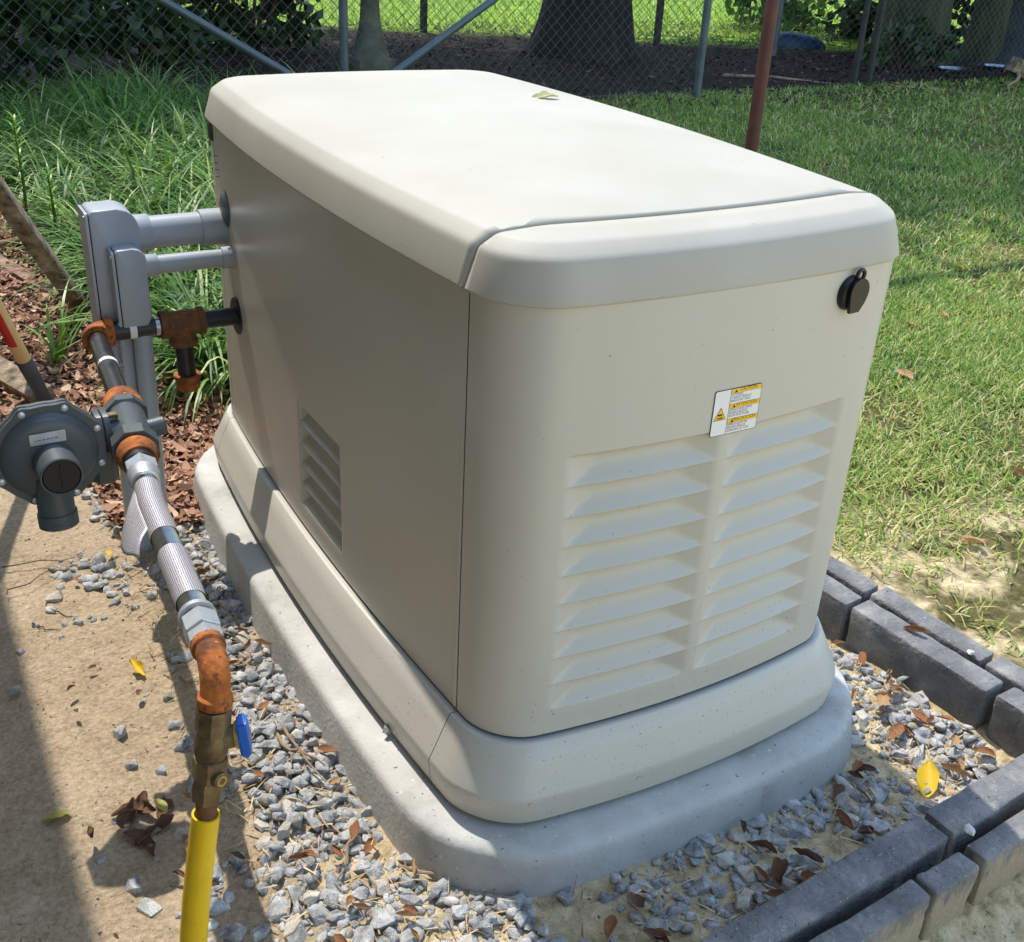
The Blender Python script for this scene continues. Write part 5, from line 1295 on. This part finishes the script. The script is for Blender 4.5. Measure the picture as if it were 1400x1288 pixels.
def crown(parent, c, rad3, nclump, nleaf, s, seed, m=CANOPY, limbs_from=None, lo=-.55):
    r = np.random.default_rng(seed); Vs = []
    C = []
    while len(C) < nclump:
        p = r.normal(size=3); p /= np.linalg.norm(p); p *= r.uniform(.35, 1)**.5
        if p[2] > lo: C.append(p)
    C = np.array(C); cc = np.array(c)+C*np.array(rad3)
    cs = r.uniform(.35, .8, nclump)
    L_ = np.repeat(cc, nleaf, 0)+r.normal(size=(nclump*nleaf, 3))*np.repeat(cs, nleaf)[:, None]*np.array([1, 1, .6])*.75*(np.mean(rad3)/3.3)
    n = len(L_); a = r.normal(size=(n, 3)); a /= np.linalg.norm(a, axis=1)[:, None]; b = np.cross(a, r.normal(size=(n, 3))); b /= np.linalg.norm(b, axis=1)[:, None]
    ln = r.uniform(.7, 1.3, n)[:, None]*s
    V = np.stack([L_-a*ln*.5, L_+b*ln*.28, L_+a*ln*.5, L_-b*ln*.28], 1).reshape(-1, 3); F = np.arange(n*4).reshape(n, 4)
    o = link('crown', npmesh(V, F, smooth=False, tint=np.repeat(np.clip(.5+.25*r.normal(size=n), 0, 1), 4)), m, parent)
    if limbs_from is not None:
        bm = bmesh.new(); lf = Vector(limbs_from)
        for k in range(min(16, nclump)):
            e = Vector(cc[k]); mid = lf.lerp(e, .5)+Vector((0, 0, .3)); tube(bm, [lf, lf.lerp(mid, .6), mid, e], [.11, .09, .06, .02], 8)
        link('limbs', fin(bm), BARK, parent)
    return o
def tree(name, label, x, y, r0, h_, m, cc, rad3, ncl, nl, s, seed, flare=1.6, lean=(0, 0), group=None):
    t = thing(name, label, 'tree', (x, y, 0), group); trunk_mesh(x, y, r0, h_, m, t, flare, lean, seed)
    crown(t, cc, rad3, ncl, nl, s, seed, limbs_from=(x+lean[0]*h_, y+lean[1]*h_, h_*.93)); return t
tree('oak_tree', 'large dark oak trunk behind the chain link fence', 4.62, 6.95, .32, 4.4, BARK, (4.8, 8.6, 6.6), (3.6, 2.5, 1.9), 430, 120, .23, 1, 1.55)
tree('oak_tree', 'shade tree standing beyond the fence outside the left of view', -1.9, 9.8, .28, 4.2, BARK, (-.1, 10.0, 6.0), (3.0, 1.9, 1.6), 210, 120, .22, 2)
tree('mossy_tree', 'mossy green tree trunk at the right behind the fence', 7.42, 6.12, .27, 4.4, BARK_M, (7.6, 7.5, 6.2), (3.2, 2.7, 1.9), 380, 120, .23, 3, 1.5, (.02, 0))
tree('mossy_tree', 'slim olive trunk between the mossy trunk and the grey trunk', 8.15, 5.95, .15, 4.2, BARK_M, (8.9, 5.4, 6.0), (2.4, 2.0, 1.6), 90, 100, .22, 4, 1.35, (.05, 0))
tree('grey_tree', 'wide flared blue grey trunk at the far right edge', 9.05, 5.95, .42, 4.2, BARK_B, (10.4, 5.4, 6.4), (2.8, 2.6, 1.8), 130, 110, .23, 5, 2.3, (.1, 0))
tree('shade_tree', 'shade tree over the right of the lawn outside the view', 6.4, 3.3+1.4, .01 if False else .2, 4.6, BARK, (5.6, 5.2, 5.4), (1.8, 1.2, 1.0), 40, 80, .16, 6) if False else None
# dark shrubs behind the fence on the left, backlit bushes on the right
def shrub(label, x, y, rx, ry, rz, ncl, nl, s, seed, group=None, m=SHRUB):
    t = thing('shrub', label, 'shrub', (x, y, 0), group); z0 = .05
    bm = bmesh.new(); rr_ = random.Random(seed)
    for k in range(7): tube(bm, [(x, y, z0-.05), (x+rr_.uniform(-.4, .4)*rx, y+rr_.uniform(-.4, .4)*ry, z0+rz*.6), (x+rr_.uniform(-.8, .8)*rx, y+rr_.uniform(-.8, .8)*ry, z0+rz*1.4)], [.018, .012, .005], 6)
    link('stems', fin(bm), TWIG_D, t); crown(t, (x, y, z0+rz*.85), (rx, ry, rz), ncl, nl, s, seed, m, lo=-.8); return t
shrub('dark glossy shrub behind the fence at the upper left corner', -.1, 6.0, .7, .6, .75, 40, 60, .11, 21)
shrub('dark leafy shrub behind the left brace of the fence', 1.0, 6.6, .8, .6, .85, 46, 60, .11, 22)
shrub('dark rounded shrub between brace and fence post', 2.0, 7.4, .6, .5, .8, 36, 60, .11, 23)
shrub('sunny leafy bush beyond the double fence posts', 8.3, 8.6, .9, .6, 1.1, 34, 50, .13, 24, m=CANOPY)
shrub('dark leafy bush beside the mossy trunk', 8.6, 7.4, .7, .6, 1.0, 44, 60, .13, 25)
shrub('dark evergreen bush behind the slim olive trunk', 9.6, 7.0, .9, .6, 1.3, 60, 60, .13, 26)
shrub('low dark undergrowth bush at the right fence foot', 7.0, 5.75, .5, .25, .22, 20, 40, .08, 27)
# distant hedge line and trees closing the yard
for k, x in enumerate((-14, -7, 1, 8, 15, 23, 31)):
    t = thing('background_tree', 'distant leafy tree at the far side of the lawn', 'tree', (x, 34+3*math.sin(k*2.1), 0), 'far trees'); yy = 34+3*math.sin(k*2.1)
    trunk_mesh(x, yy, .35, 5, BARK, t, 1.4, (0, 0), 40+k); crown(t, (x, yy, 7), (4.6, 3.5, 4.2), 70, 60, .5, 60+k)

# ------------------------------------------------------------------ scattered bits on the right
plank('log_piece', 'short sawn log lying at the right edge of the lawn', 'log', (7.32, 4.98, .22), (7.52, 4.9, .12), .11, .11, WOODG)
twig('pale branched stick leaning from the sawn log', wig((7.36, 4.92, .16), (6.55, 4.45, .06), 6, .02, 3), .014, TWIG, name='stick', cat='stick')
twig('short pale stick on the lawn below the sawn log', wig((6.35, 4.65, .08), (6.75, 4.3, .08), 5, .02, 4), .012, TWIG, name='stick', cat='stick')
twig('long pale stick lying in front of the dark fence', wig((5.95, 4.95, .08), (6.5, 4.75, .08), 6, .02, 5), .014, TWIG, name='stick', cat='stick')
twig('grey branch on the ground left of the double posts', wig((5.0, 5.7, .09), (5.75, 5.25, .07), 7, .025, 6), .014, TWIG, name='stick', cat='stick')
twig('pale twig on the ground beside the rust red pole', wig((4.45, 4.9, .09), (4.85, 4.75, .08), 5, .02, 7), .011, TWIG, name='stick', cat='stick')
def dish(label, x, y, r_):  # shallow dish added in place of a bright puddle reflection
    def f(bm): lathe(bm, (x, y, .06), (0, 0, 1), [(0, r_*.7), (.05, r_), (.055, r_*1.03), (.052, r_*.96), (.035, r_*.9), (.035, 0)], 26, caps=False)
    o = mk('reflector', mat('reflector_metal', [srgb(150, 160, 168)], 5, .22, metal=.9), None, f); tag(o, label, 'reflector')
dish('shallow metal pan standing in for a puddle reflection below the mossy trunk', 7.3, 5.5, .14); dish('shallow metal pan standing in for a puddle reflection left of the sawn log', 7.9, 5.55, .13)
plank('post', 'grey weathered post at the upper left edge in the border grass', 'post', (.02, 5.2, 0), (-.02, 5.2, .62), .09, .05, WOODG).name = 'wooden_post'
